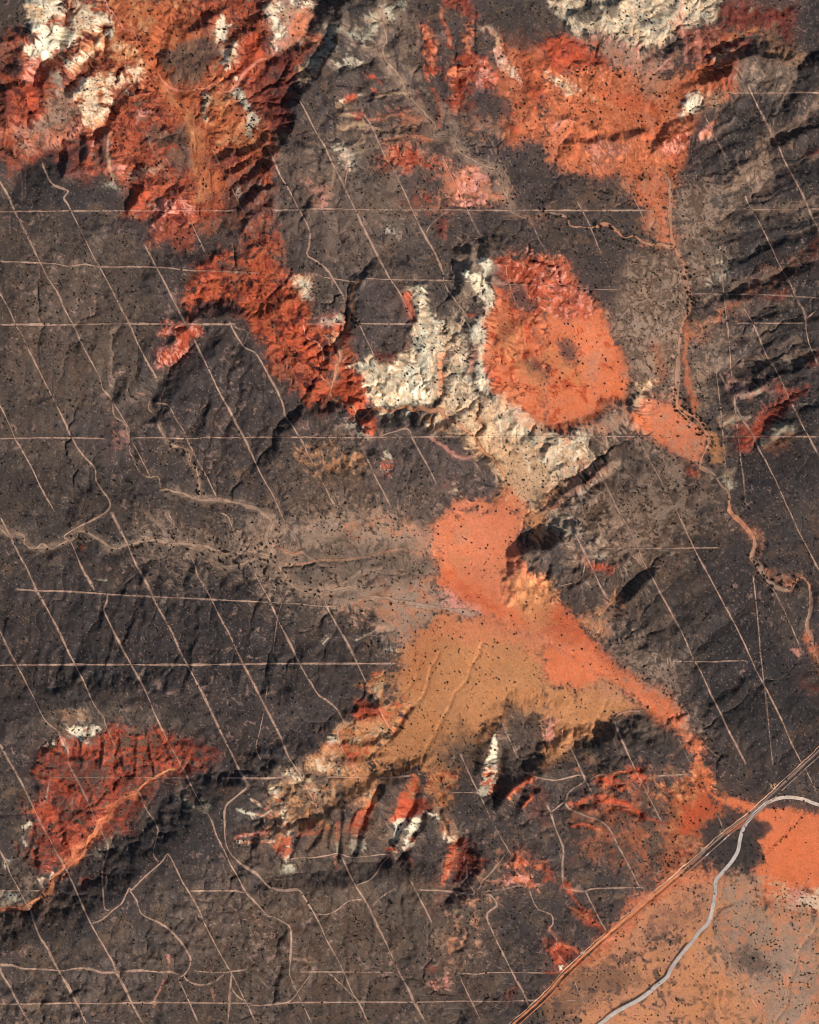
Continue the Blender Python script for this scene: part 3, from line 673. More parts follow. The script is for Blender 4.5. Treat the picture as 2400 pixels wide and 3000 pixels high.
11 w .85 3 6 1110,450 1160,440 1150,490 1110,480
11 da .93 5 8 1110,500 1160,480 1140,640 1080,740 1060,720
11 rmr .9 7 12 1165,480 1260,500 1290,560 1340,580 1320,670 1220,680 1150,740 1160,600
11 rn .55 18 18 1060,720 1090,800 1050,920 970,900 1000,780
11 bcn .88 8 12 960,0 1170,0 1130,160 1120,260 1150,440 1090,380 1040,270 980,170
11 v .85 4 8 60,600 100,600 120,650 60,665
11 vp .8 4 8 390,550 430,560 400,620
11 n .7 14 20 300,330 700,330 720,440 500,560 120,540
11 o .7 30 40 200,800 900,760 1100,900 1300,800 1100,1200 850,1100 500,900
11 ool .7 24 30 1300,720 1460,530 1500,600 1400,800 1200,1250 1090,1250 1050,1000
11 k .4 24 24 760,1150 1050,1250 1150,1450 900,1400
11 k .5 24 24 1440,950 1700,950 1725,1250 1500,1200
11 yo .4 5 26 1000,1060 1110,1020 1110,1160 1040,1150
11 yo .4 5 16 1110,930 1180,910 1150,960
11 yo .4 5 16 200,1230 270,1210 250,1270
11 r .7 7 10 990,1270 1040,1260 1020,1290
11 rp .7 8 14 1020,1360 1100,1320 1090,1380
11 ru .6 10 24 1480,1420 1540,1390 1560,1470 1500,1470
11 pu .6 5 14 1700,1100 1725,1080 1725,1300 1700,1280
11 dwd .9 5 8 1350,0 1420,0 1410,100 1400,180 1300,170 1330,60
11 v .9 4 8 1310,120 1350,110 1350,180 1300,170
11 da .88 5 8 1480,170 1590,60 1620,30 1660,80 1560,130 1490,190
11 d .85 5 8 1580,250 1620,190 1660,170 1640,220
11 das .95 7 12 1500,540 1560,520 1610,560 1600,600 1540,620
11 sap .95 6 10 1470,720 1500,660 1600,680 1660,740 1590,760 1520,740
11 ad .88 5 10 1620,620 1725,610 1725,660 1650,640
11 m .5 12 16 1600,120 1725,130 1725,350 1660,300
12 ss .96 6 10 1320,300 1440,250 1540,260 1640,310 1725,310 1800,310 1800,800 1600,760 1500,850 1400,830 1340,740 1310,650 1390,600 1380,530 1340,470 1430,400 1420,360 1330,340
12 yas .85 14 18 1340,740 1480,720 1560,780 1725,760 1800,760 1800,960 1560,930 1440,880
12 w .6 10 14 1560,840 1725,790 1800,790 1800,930 1640,900
12 p .8 6 8 1545,790 1600,760 1620,800 1590,880 1560,860
12 kgk .93 5 7 970,420 1080,280 1180,250 1280,280 1260,310 1330,340 1420,350 1430,390 1340,460 1390,560 1380,610 1200,690 1100,650 900,670 980,580
12 ss .93 6 8 940,0 1040,0 1050,150 1150,180 1260,210 1330,240 1360,280 1290,290 1180,250 1090,210 1020,140 960,50
12 bbc .85 14 24 720,140 960,50 1020,150 1130,250 1060,280 1000,370 960,450 980,560 900,640 760,700 800,560 780,430 760,300
12 dd .8 12 14 980,170 1100,230 1060,280 990,370 880,430 830,300
12 rn .5 12 14 820,430 960,430 960,620 860,640
12 nlcl .95 8 14 890,660 1090,690 1300,700 1400,850 1725,960 1800,960 1800,1700 0,1700 0,1480 130,1340 450,1050
12 aab .85 10 14 560,830 880,670 1080,655 1110,690 900,760 600,950 300,1230 170,1320 60,1440 0,1440 450,1000
12 l .5 18 18 620,960 880,760 1060,720 1030,960 760,1020 440,1230 420,1180
12 ttl .9 30 24 1090,720 1300,700 1360,850 1500,950 1725,980 1800,980 1800,1700 1350,1700 1100,1200 1040,950
12 c .4 24 30 1000,1250 1300,1350 1400,1617 1000,1617 800,1400
12 u .75 14 18 1180,1180 1300,1150 1480,1270 1400,1350 1250,1300
12 u .45 18 24 700,950 880,850 950,900 700,1150 620,1100
12 uo .6 10 20 1000,1617 1050,1450 1090,1617
12 uon .7 18 24 200,1300 420,1200 640,1320 450,1450 250,1480 0,1700 0,1490 120,1400
12 un .6 12 20 0,1500 100,1480 160,1617 160,1700 0,1700
12 d .6 6 14 0,620 40,650 50,740 0,700
12 ddb .88 6 18 310,60 420,50 500,90 560,80 520,0 600,0 640,60 480,120 330,110
12 d .93 5 8 140,210 330,175 450,190 540,230 440,230 330,200 200,240
12 mg .8 6 12 200,260 330,225 420,250 340,310
12 da .9 4 8 340,300 410,250 420,280 370,310
12 r .8 6 12 430,250 600,290 500,310
12 db .85 5 10 80,760 130,720 160,770 250,790 120,800
12 db .8 6 14 160,900 290,920 340,1020 390,1070 300,1000 200,940
12 rd .85 6 14 0,1100 90,1100 170,1150 210,1170 150,1180 160,1270 80,1230 50,1160
12 d .9 4 6 180,1230 230,1205 230,1250 190,1270
12 w .85 3 6 215,1175 270,1160 240,1190
12 w .85 3 6 90,1245 120,1250 100,1280
12 nb .6 14 20 520,480 760,480 780,620 720,690
12 on .6 16 20 600,300 760,440 700,560 560,440
12 k .5 14 20 0,760 60,800 260,1000 180,1080 0,1000
12 y .9 4 5 1100,410 1125,400 1130,425 1110,430
12 y .9 3 4 985,510 1010,510 1010,530 990,530
12 y .9 4 5 1420,110 1450,115 1450,145 1425,140
0 k .5 90 90 2130,620 2400,600 2400,1450 2240,1420 2180,1000 2120,820
0 k .45 60 90 0,430 250,470 330,560 300,640 0,640
0 k .4 50 70 440,700 560,690 560,790 430,800
0 g .7 40 60 640,480 800,520 800,700 660,640
0 k .35 60 60 2060,1500 2300,1700 2300,2100 2120,2000
0 k .4 60 80 500,2100 900,2080 860,2260 560,2280
0 k .4 50 60 860,2520 1240,2540 1200,2580 880,2580
0 to .9 10 14 1340,700 1372,690 1400,715 1420,760 1390,830 1350,900 1320,860
0 w .85 4 6 1400,765 1440,768 1445,802 1408,788
0 w .85 4 8 1352,798 1398,812 1442,846 1440,905 1420,905 1400,856
0 g .8 6 8 1440,790 1490,830 1480,850 1410,815
0 y .7 18 24 1260,1170 1420,1200 1500,1300 1600,1330 1640,1400 1560,1480 1500,1440 1440,1380 1390,1330
0 wy .6 10 24 1420,1150 1560,1200 1640,1300 1600,1370 1520,1300 1460,1230
0 nt .6 50 70 1640,1380 1990,1340 2080,1500 1980,1620 1760,1640 1680,1520
0 nb .45 40 60 1700,2340 1960,2300 2000,2500 1850,2560 1700,2480
0 c .6 16 24 1520,1690 1600,1740 1650,1830 1560,1840 1510,1780
"""  # some dark zones paint shade into the ground colour, mainly on north-west slopes
STROKES = """
1 bc .7 40 6 1050,540 1100,640 1170,700 1220,800 1250,900 1250,1060 1300,1170 1280,1240
1 yp .5 10 3 700,850 690,960 700,1070 730,1150
2 t .6 34 10 700,0 690,150 720,250 690,340 740,430 800,500 850,600 900,660 960,730 1020,800 1020,870 1130,880 1170,950 1230,1000 1330,1050 1420,1080 1450,1130 1450,1200 1490,1290 1530,1350
2 to .6 34 10 800,100 830,200 840,330 830,420 900,500 960,570 1020,640 1080,700 1130,780 1150,860
2 to .5 14 6 900,110 910,250 905,400
2 yt .6 12 5 450,710 560,705
2 yt .5 12 5 420,830 520,820 600,820
2 yt .5 12 5 410,750 520,745
2 yt .5 12 5 460,990 560,900 620,800
2 yt .4 14 6 480,1000 640,940 820,870
2 t .5 10 6 400,1080 370,1160 350,1220 240,1260
2 tp .5 12 5 180,1160 260,1200 330,1190
2 wp .7 14 5 440,1000 470,1030 475,1080
3 t .45 30 10 1420,890 1500,830 1600,770 1725,680
3 t .4 26 10 1420,1000 1380,1060 1250,1150 1100,1250
3 t .4 16 8 1430,870 1440,720 1490,640 1540,560 1560,500
3 tn .5 26 10 1220,1340 1400,1330 1540,1310 1630,1290 1725,1290
3 to .4 20 10 1330,1200 1450,1090 1600,1040 1725,1000
3 to .4 20 10 1340,1440 1480,1390 1600,1360 1725,1350
3 to .35 20 10 1380,1560 1500,1510 1700,1440
3 t .3 14 8 1000,900 1060,860 1180,780
3 p .6 12 4 835,0 850,150 870,330 880,400
3 p .4 12 4 940,170 950,300 960,380
3 k .5 14 6 150,1470 300,1500 520,1560
4 t .5 14 6 960,930 1040,1140 1090,1190 1180,1230 1210,1310 1250,1370 1260,1470
4 p .35 6 5 880,870 910,880
4 t .4 10 8 740,470 710,530 715,680 730,780
5 dr .8 10 4 820,240 840,330 880,420
5 t .5 20 6 560,170 500,300 480,420 440,520 420,600 400,730 370,820
5 p .5 10 4 1000,1150 1060,1190 1130,1250 1220,1270 1290,1250
6 tn .5 22 8 1160,190 1300,160 1440,110
6 to .5 22 8 1250,350 1400,320 1560,300
6 to .45 24 10 1200,520 1330,500 1480,430
6 tn .5 24 10 1100,720 1250,680 1290,650 1480,655 1600,620
6 to .4 18 8 1350,560 1500,560 1600,530
6 s .5 20 12 890,420 880,560 890,700 900,830 940,960
6 b .3 30 14 700,560 720,700 680,800
6 tw .4 10 6 1110,1060 1200,1030 1280,1010
8 l .45 6 5 60,330 170,330 270,310 340,300 460,300 590,290 680,260 800,240 940,260
8 l .5 12 5 0,210 40,240 100,260 180,250
8 t .45 12 6 330,490 450,430 580,370 690,345
8 l .45 10 8 640,540 800,570 900,580 1100,610
8 l .4 8 6 700,540 850,500 920,490
8 l .5 12 6 830,640 960,620 1060,620
8 l .4 12 8 660,640 780,720 830,830 830,960 800,1060
8 wt .6 6 4 520,810 580,780 640,750
8 wt .5 6 5 320,830 350,800
8 to .35 10 8 110,800 210,760 250,700 330,640
8 to .35 10 8 500,760 560,690 590,650
8 a .6 30 12 1320,690 1540,740 1725,830
10 wd .75 8 4 1590,190 1660,240 1725,300
10 wd .7 9 5 1500,250 1600,285 1700,310
10 wdp .85 12 4 1490,430 1560,410 1725,400
10 wd .8 12 5 1520,465 1620,450 1725,455
10 w .6 6 4 1650,310 1725,260
10 p .5 6 6 1030,1350 1000,1420 970,1490
10 p .4 8 6 1330,1390 1350,1430 1360,1470
10 wt .35 20 14 1150,100 1200,200 1290,260
11 wd .8 12 5 0,130 60,240 70,330 100,400
11 yd .7 14 5 210,110 260,210 320,315
11 wd .8 12 4 110,430 100,520 80,560
11 n .6 14 8 60,90 100,220 120,280
11 n .6 14 8 160,140 250,240 300,310
11 nd .6 8 4 850,560 880,590 870,640
11 rp .8 8 3 395,600 410,630
12 da .7 8 4 160,370 240,355 300,385 350,400
12 a .8 18 6 1340,270 1240,360 1140,430
12 c .35 40 20 1150,850 1050,980 900,1130
12 b .3 26 14 760,480 770,620 740,690
12 dn .5 6 5 1620,320 1500,450 1410,550
12 d .8 8 4 0,1297 60,1295 160,1272
12 tk .5 12 4 1180,860 1110,910 1060,980
8 l .4 6 8 500,560 620,620 760,720
8 l .4 6 8 720,560 900,620 1050,640
8 l .4 7 8 820,590 960,640 1080,600
8 t .5 8 6 60,40 130,150 180,250 300,330
7 t .5 10 8 940,0 1010,90 1060,160
7 t .5 14 8 1560,60 1640,160 1725,240
7 t .4 14 8 1440,150 1560,200 1700,230
12 d .8 10 5 330,70 400,60 480,85 560,60 640,70
12 ds .7 8 5 430,30 520,20 600,10
12 d .8 12 5 330,225 420,215 520,240 600,300
12 da .6 8 6 450,260 540,270 620,330
12 d .6 10 6 600,290 700,330 760,360
12 da .6 7 4 160,365 260,360 340,400
12 d .6 10 6 130,770 200,850 260,920
12 ds .7 10 5 150,880 240,930 330,1000 390,1060
12 d .6 8 6 20,1000 60,1090 60,1180 140,1250
12 sa .6 8 5 60,1110 130,1130 190,1170
11 ds .7 8 4 1480,180 1560,110 1620,50
11 s .7 8 4 1580,250 1630,200
11 sa .7 8 5 1540,600 1620,700 1690,790
11 da .5 6 5 1620,590 1725,600
10 d .5 8 10 350,60 420,160 470,250
10 d .5 8 10 560,40 600,140 640,240
10 d .4 6 8 700,30 715,130 690,250
7 d .5 8 8 560,1380 540,1500 550,1617
7 d .5 7 8 730,1360 760,1480 800,1600
7 d .5 7 8 960,1480 975,1617
7 p .4 5 5 640,1420 660,1520 650,1600
1 p .4 6 6 920,1190 1000,1160
4 dp .6 6 5 1060,480 1130,530 1060,600
8 t .7 26 10 0,290 40,350 90,420 140,480 210,500 300,510 380,490 450,480 520,490 570,530 640,540
7 t .6 22 10 860,190 960,175 1060,205 1200,205 1300,225 1380,250 1470,265 1600,260 1725,285
7 t .5 22 10 1130,210 1250,265 1340,310 1430,345 1520,330 1640,290 1725,285
7 t .5 20 10 0,100 60,150 150,150 230,230 310,230 400,195 460,160 520,120 590,150 650,190 710,230 800,215
4 t .5 20 10 1090,1190 1180,1230 1210,1310 1250,1370 1260,1470 1270,1560
4 t .5 22 10 1120,1490 1230,1530 1390,1540 1500,1560 1600,1590 1720,1640
7 t .6 24 10 1640,0 1710,50 1690,120 1680,180 1720,260
8 wt .5 8 8 900,600 1100,610 1300,650
5 w .6 10 8 900,520 860,700 840,920
5 w .6 9 8 980,560 990,720 1010,890
5 w .5 9 8 1200,600 1160,800 1120,960
5 w .5 8 8 1250,740 1240,900 1200,1020
5 w .5 8 8 640,700 690,800 715,930
5 y .6 10 8 1300,900 1300,1020 1290,1130
5 w .6 8 8 1420,1000 1440,1100 1450,1200
5 w .5 8 8 1560,1180 1600,1260 1610,1360
2 la .5 12 10 600,760 760,740 920,760
2 y .4 8 8 440,840 560,800 700,830 900,800
2 la .5 12 10 700,900 900,880 1000,900
2 y .5 10 10 640,640 760,600 850,610
2 da .6 12 8 1060,60 1090,180 1110,300
2 d .5 10 8 1000,560 1060,700 1040,800
3 l .5 20 16 640,640 660,800 680,960 740,1080
3 d .5 14 12 640,640 700,700 690,860 690,960
"""
# ---------------------------------------------------------------- terrain maths (numpy only)
TS = 800.0 / 1725.0
def tpt(t, x, y):
    """a point given inside one of the twelve survey sheets (3 across, 4 down) -> metres east / south of the NW corner"""
    if t == 0: return (x, y)
    return ((t - 1) % 3 * 800.0 + x * TS, (t - 1) // 3 * 750.0 + y * TS)
def parse_pts(t, toks):
    return np.array([tpt(t, *map(float, k.split(','))) for k in toks])
STEP = 2.4
GX = np.arange(-240, 2640.1, STEP); GY = np.arange(-240, 3240.1, STEP)
NX, NY = len(GX), len(GY)
XX, YY = np.meshgrid(GX, GY); XX = XX.astype(np.float32); YY = YY.astype(np.float32)
SUNXY = np.array([math.sin(math.radians(SUN_AZ)), -math.cos(math.radians(SUN_AZ))])   # x east, y south

def perlin(x, y, L, seed):
    r = np.random.RandomState(seed)
    th = r.rand(256, 256).astype(np.float32) * 6.2832
    gx, gy = np.cos(th), np.sin(th)
    u = x / L + 71.3 * (seed % 7); v = y / L + 37.7 * (seed % 5)
    i = np.floor(u).astype(np.int32); j = np.floor(v).astype(np.int32)
    fu = (u - i).astype(np.float32); fv = (v - j).astype(np.float32)
    i0, j0, i1, j1 = i & 255, j & 255, (i + 1) & 255, (j + 1) & 255
    su = fu * fu * fu * (fu * (fu * 6 - 15) + 10); sv = fv * fv * fv * (fv * (fv * 6 - 15) + 10)
    a = gx[j0, i0] * fu + gy[j0, i0] * fv
    b = gx[j0, i1] * (fu - 1) + gy[j0, i1] * fv
    c = gx[j1, i0] * fu + gy[j1, i0] * (fv - 1)
    d = gx[j1, i1] * (fu - 1) + gy[j1, i1] * (fv - 1)
    return (a + (b - a) * su + ((c + (d - c) * su) - (a + (b - a) * su)) * sv) * 1.5
def fbm(x, y, L, n, seed, gain=.5):
    s = 0; a = 1.0
    for k in range(n):
        s = s + a * perlin(x, y, L / 2 ** k, seed + k * 13); a *= gain
    return s
def ridged(x, y, L, n, seed, gain=.5):
    s = 0; a = 1.0
    for k in range(n):
        s = s + a * (1 - 2 * np.abs(perlin(x, y, L / 2 ** k, seed + k * 13))); a *= gain
    return s
def sstep(a, b, x):
    t = np.clip((x - a) / (b - a), 0, 1); return t * t * (3 - 2 * t)
def cubic_up(src, sx, sy, x, y):
    """Catmull-Rom sample of src (origin/spacing tuples sx, sy) at the 1-D axes x, y"""
    def wts(u, n):
        i = np.floor(u).astype(int); f = u - i
        w = np.stack([-.5*f**3+f**2-.5*f, 1.5*f**3-2.5*f**2+1, -1.5*f**3+2*f**2+.5*f, .5*f**3-.5*f**2])
        idx = np.clip(np.stack([i-1, i, i+1, i+2]), 0, n-1)
        return w, idx
    wx, ix = wts((x - sx[0]) / sx[1], src.shape[1]); wy, iy = wts((y - sy[0]) / sy[1], src.shape[0])
    t = sum(src[:, ix[k]] * wx[k] for k in range(4))
    return sum(t[iy[k], :] * wy[k][:, None] for k in range(4))

def window(pts, pad):
    x0, y0 = pts.min(0) - pad; x1, y1 = pts.max(0) + pad
    i0 = max(0, int((x0 - GX[0]) / STEP)); i1 = min(NX, int((x1 - GX[0]) / STEP) + 2)
    j0 = max(0, int((y0 - GY[0]) / STEP)); j1 = min(NY, int((y1 - GY[0]) / STEP) + 2)
    return (slice(j0, max(j0, j1)), slice(i0, max(i0, i1)))
def nearest(px, py, pts):
    best = np.full(px.shape, 1e9, np.float32); bx = np.zeros_like(px); by = np.zeros_like(px)
    for (ax, ay), (cx, cy) in zip(pts[:-1], pts[1:]):
        vx, vy = cx - ax, cy - ay; L = vx * vx + vy * vy + 1e-9
        t = np.clip(((px - ax) * vx + (py - ay) * vy) / L, 0, 1)
        dx = px - ax - t * vx; dy = py - ay - t * vy
        d = dx * dx + dy * dy; m = d < best
        best = np.where(m, d, best); bx = np.where(m, dx, bx); by = np.where(m, dy, by)
    return np.sqrt(best), bx, by
def poly_sd(px, py, pts):
    inside = np.zeros(px.shape, bool); best = np.full(px.shape, 1e9, np.float32)
    P = np.vstack([pts, pts[:1]])
    for (ax, ay), (cx, cy) in zip(P[:-1], P[1:]):
        vx, vy = cx - ax, cy - ay; L = vx * vx + vy * vy + 1e-9
        t = np.clip(((px - ax) * vx + (py - ay) * vy) / L, 0, 1)
        best = np.minimum(best, (px - ax - t * vx) ** 2 + (py - ay - t * vy) ** 2)
        if ay != cy:
            c = ((ay > py) != (cy > py)) & (px < (cx - ax) * (py - ay) / (cy - ay) + ax)
            inside ^= c
    d = np.sqrt(best)
    return np.where(inside, d, -d)

WX = fbm(XX, YY, 70, 4, 11, .6); WY = fbm(XX, YY, 70, 4, 57, .6)
HF = fbm(XX, YY, 8, 2, 131, .7)
WB = fbm(XX, YY, 45, 3, 77, .6)
FN = fbm(XX, YY, 20, 3, 91, .65)            # edge break-up
def smooth_line(P, n=6):
    if len(P) < 3: return P
    Q = np.vstack([2 * P[0] - P[1], P, 2 * P[-1] - P[-2]]); out = []
    for k in range(1, len(Q) - 2):
        for t in np.arange(n) / n:
            a, b, c, d = Q[k-1], Q[k], Q[k+1], Q[k+2]
            out.append(.5 * (2*b + (c-a)*t + (2*a-5*b+4*c-d)*t*t + (3*b-a-3*c+d)*t**3))
    out.append(P[-1]); return np.array(out)

# ---- relief: coarse heights every 300 m, then the ridges and valleys one by one
BASE = np.array([[float(k) for k in r.split()] for r in BASE_ROWS.strip().splitlines()])
def relief():
    z = cubic_up(BASE, (0, 300.0), (0, 300.0), GX, GY).astype(np.float32)
    for ln in FEATS.strip().splitlines():
        f = ln.split(); t = int(f[0]); H, a, b, wig = map(float, f[1:5])
        P = smooth_line(parse_pts(t, f[5:]), 4)
        H *= .88; a *= 1.2 if a <= 10 else 1.55 - .5 * min(1, max(0, (a - 25) / 40)); b *= 1.35; wig *= 1.6
        w = window(P, max(a, b) * 1.35 + wig * 1.6 + 4)
        px = XX[w] + wig * WX[w]; py = YY[w] + wig * WY[w]
        if px.size == 0: continue
        d, dx, dy = nearest(px, py, P)
        s = (dx * SUNXY[0] + dy * SUNXY[1]) / (d + 1e-3)
        wd = (a + (b - a) * sstep(-.45, .45, s)) * (1 + .28 * WB[w])
        p = np.clip(1 - d / wd, 0, 1)
        z[w] += H * (.45 * p + .55 * p * p * (3 - 2 * p))
    return z

# ---- soils, with some slope shade painted in
SOILS = {  # display colour (sRGB 0-255) of each ground tone lying flat in the sun
 'g': (70, 59, 53), 'k': (47, 43, 42), 'o': (86, 72, 61), 't': (152, 122, 100), 'c': (186, 124, 80), 's': (207, 110, 69),
 'd': (176, 75, 46), 'r': (126, 55, 41), 'm': (90, 45, 38), 'p': (212, 138, 116), 'w': (224, 205, 172), 'v': (176, 164, 138),
 'u': (72, 61, 57), 'b': (170, 90, 55), 'l': (182, 122, 91), 'a': (202, 116, 80), 'n': (94, 72, 57), 'y': (202, 160, 120)}
KEYS = list(SOILS)
def lin(c): 
    c = np.array(c, np.float64) / 255; return np.where(c < .04045, c / 12.92, ((c + .055) / 1.055) ** 2.4)
PAL = np.array([lin(SOILS[k]) for k in KEYS], np.float32)
def paint_soils_and_shade():
    W = np.zeros((NY, NX, len(KEYS)), np.float32); W[..., 0] = 1
    MM = .62 * M1 / M1.std() + .72 * M2 / M2.std()
    def mix(w, code, m):
        W[w] *= (1 - m)[..., None]
        n = len(code)
        if n == 1: W[w + (KEYS.index(code),)] += m; return
        q = np.clip(.5 + .27 * MM[w], 0, .999) * n - .5     # 0..n-1 across the letters
        for k, c in enumerate(code):
            lo = 0 if k == 0 else sstep(0, 1, (q - (k - 1) - .5) * 1.15 + .5)
            hi = 0 if k == n - 1 else sstep(0, 1, (q - k - .5) * 1.15 + .5)
            W[w + (KEYS.index(c),)] += m * ((1 if k == 0 else lo) - hi)
    for ln in ZONES.strip().splitlines():
        f = ln.split(); t = int(f[0]); al, fe, wa = map(float, f[2:5])
        P = parse_pts(t, f[5:]); w = window(P, fe * 2.2 + wa * 1.5 + 4)
        px = XX[w] + wa * WX[w]; py = YY[w] + wa * WY[w]
        if px.size == 0: continue
        if fe >= 6 and t: fe *= 1.7
        sd = poly_sd(px, py, P) + fe * (.85 * FN[w] + .55 * HF[w])
        mix(w, f[1], al * sstep(-fe, fe, sd))
    for ln in STROKES.strip().splitlines():
        f = ln.split(); t = int(f[0]); al, wd, wa = map(float, f[2:5])
        P = smooth_line(parse_pts(t, f[5:]), 4); w = window(P, wd + wa * 1.5 + 4)
        px = XX[w] + wa * WX[w]; py = YY[w] + wa * WY[w]
        if px.size == 0: continue
        d, _, _ = nearest(px, py, P)
        h = wd * .5
        mix(w, f[1], al * sstep(h * 1.3, h * .4, d * (1 + .5 * FN[w])))
    return W

# ---- running water: priority flood, steepest descent, stream-power incision
EC = 3.2
def drain(z, K, rounds, keep):
    import heapq
    ny, nx = z.shape; N = nx * ny
    rs = np.random.RandomState(5)
    offs = [(-1, 0), (1, 0), (0, -1), (0, 1), (-1, -1), (-1, 1), (1, -1), (1, 1)]
    for it in range(rounds):
        zf = z.ravel().tolist(); fil = zf[:]; seen = bytearray(N); hp = []
        for j in range(ny):
            for i in ((0, nx - 1) if 0 < j < ny - 1 else range(nx)):
                k = j * nx + i; seen[k] = 1
                if 0 < i < nx - 1 or 0 < j < ny - 1: hp.append((zf[k], k))
        heapq.heapify(hp); pop, push = heapq.heappop, heapq.heappush
        nb = (-1, 1, -nx, nx, -nx - 1, -nx + 1, nx - 1, nx + 1)
        while hp:
            h, k = pop(hp)
            h += 2e-3
            for d in nb:
                q = k + d
                if 0 <= q < N and not seen[q]:
                    seen[q] = 1
                    v = zf[q]
                    if v < h: fil[q] = v = h
                    push(hp, (v, q))
        F = np.array(fil).reshape(ny, nx)
        best = np.full((ny, nx), 0.0); rec = np.arange(N).reshape(ny, nx).copy(); idx = np.arange(N).reshape(ny, nx)
        c = (slice(1, -1), slice(1, -1))
        for dy, dx in offs:
            nbv = F[1 + dy:ny - 1 + dy, 1 + dx:nx - 1 + dx]
            sl = (F[c] - nbv) / math.hypot(dx, dy) * (.75 + .5 * rs.rand(ny - 2, nx - 2))
            m = sl > best[c]
            best[c] = np.where(m, sl, best[c]); rec[c] = np.where(m, idx[c] + dy * nx + dx, rec[c])
        order = np.argsort(F.ravel(), kind='stable').tolist(); recl = rec.ravel().tolist()
        A = [1.0] * N
        for k in reversed(order):
            r = recl[k]
            if r != k: A[r] += A[k]
        area = np.array(A).reshape(ny, nx)
        G = (K * area ** .45).ravel().tolist()
        for k in order:
            r = recl[k]
            if r != k:
                f = G[k]; zr = zf[r]
                if zf[k] > zr: zf[k] = (zf[k] + f * zr) / (1 + f)
        z = np.array(zf).reshape(ny, nx)
        L = np.zeros_like(z); L[c] = (z[:-2, 1:-1] + z[2:, 1:-1] + z[1:-1, :-2] + z[1:-1, 2:]) / 4 - z[c]
        z = z + keep * L
    return z, area
def blur(a, n):
    for _ in range(n):
        a = np.pad(a, 1, mode='edge')
        a = (a[:-2, 1:-1] + a[2:, 1:-1] + a[1:-1, :-2] + a[1:-1, 2:] + 2 * a[1:-1, 1:-1]) / 6
    return a
def streak(src, z, n, step):
    """smear a noise field along the fall line of z"""
    gy, gx = np.gradient(z); m = np.sqrt(gx * gx + gy * gy); k = step / (m + .05)
    gx = gx * k; gy = gy * k
    jj, ii = np.meshgrid(np.arange(NY, dtype=np.float32), np.arange(NX, dtype=np.float32), indexing='ij')
    acc = src.copy()
    for sg in (1, -1):
        pi, pj = ii.copy(), jj.copy()
        for _ in range(n):
            a = np.clip(pi + .5, 0, NX - 1).astype(np.int32); b = np.clip(pj + .5, 0, NY - 1).astype(np.int32)
            pi = pi - sg * gx[b, a]; pj = pj - sg * gy[b, a]
            a = np.clip(pi + .5, 0, NX - 1).astype(np.int32); b = np.clip(pj + .5, 0, NY - 1).astype(np.int32)
            acc += src[b, a]
    return acc / math.sqrt(2 * n + 1) / 1.3

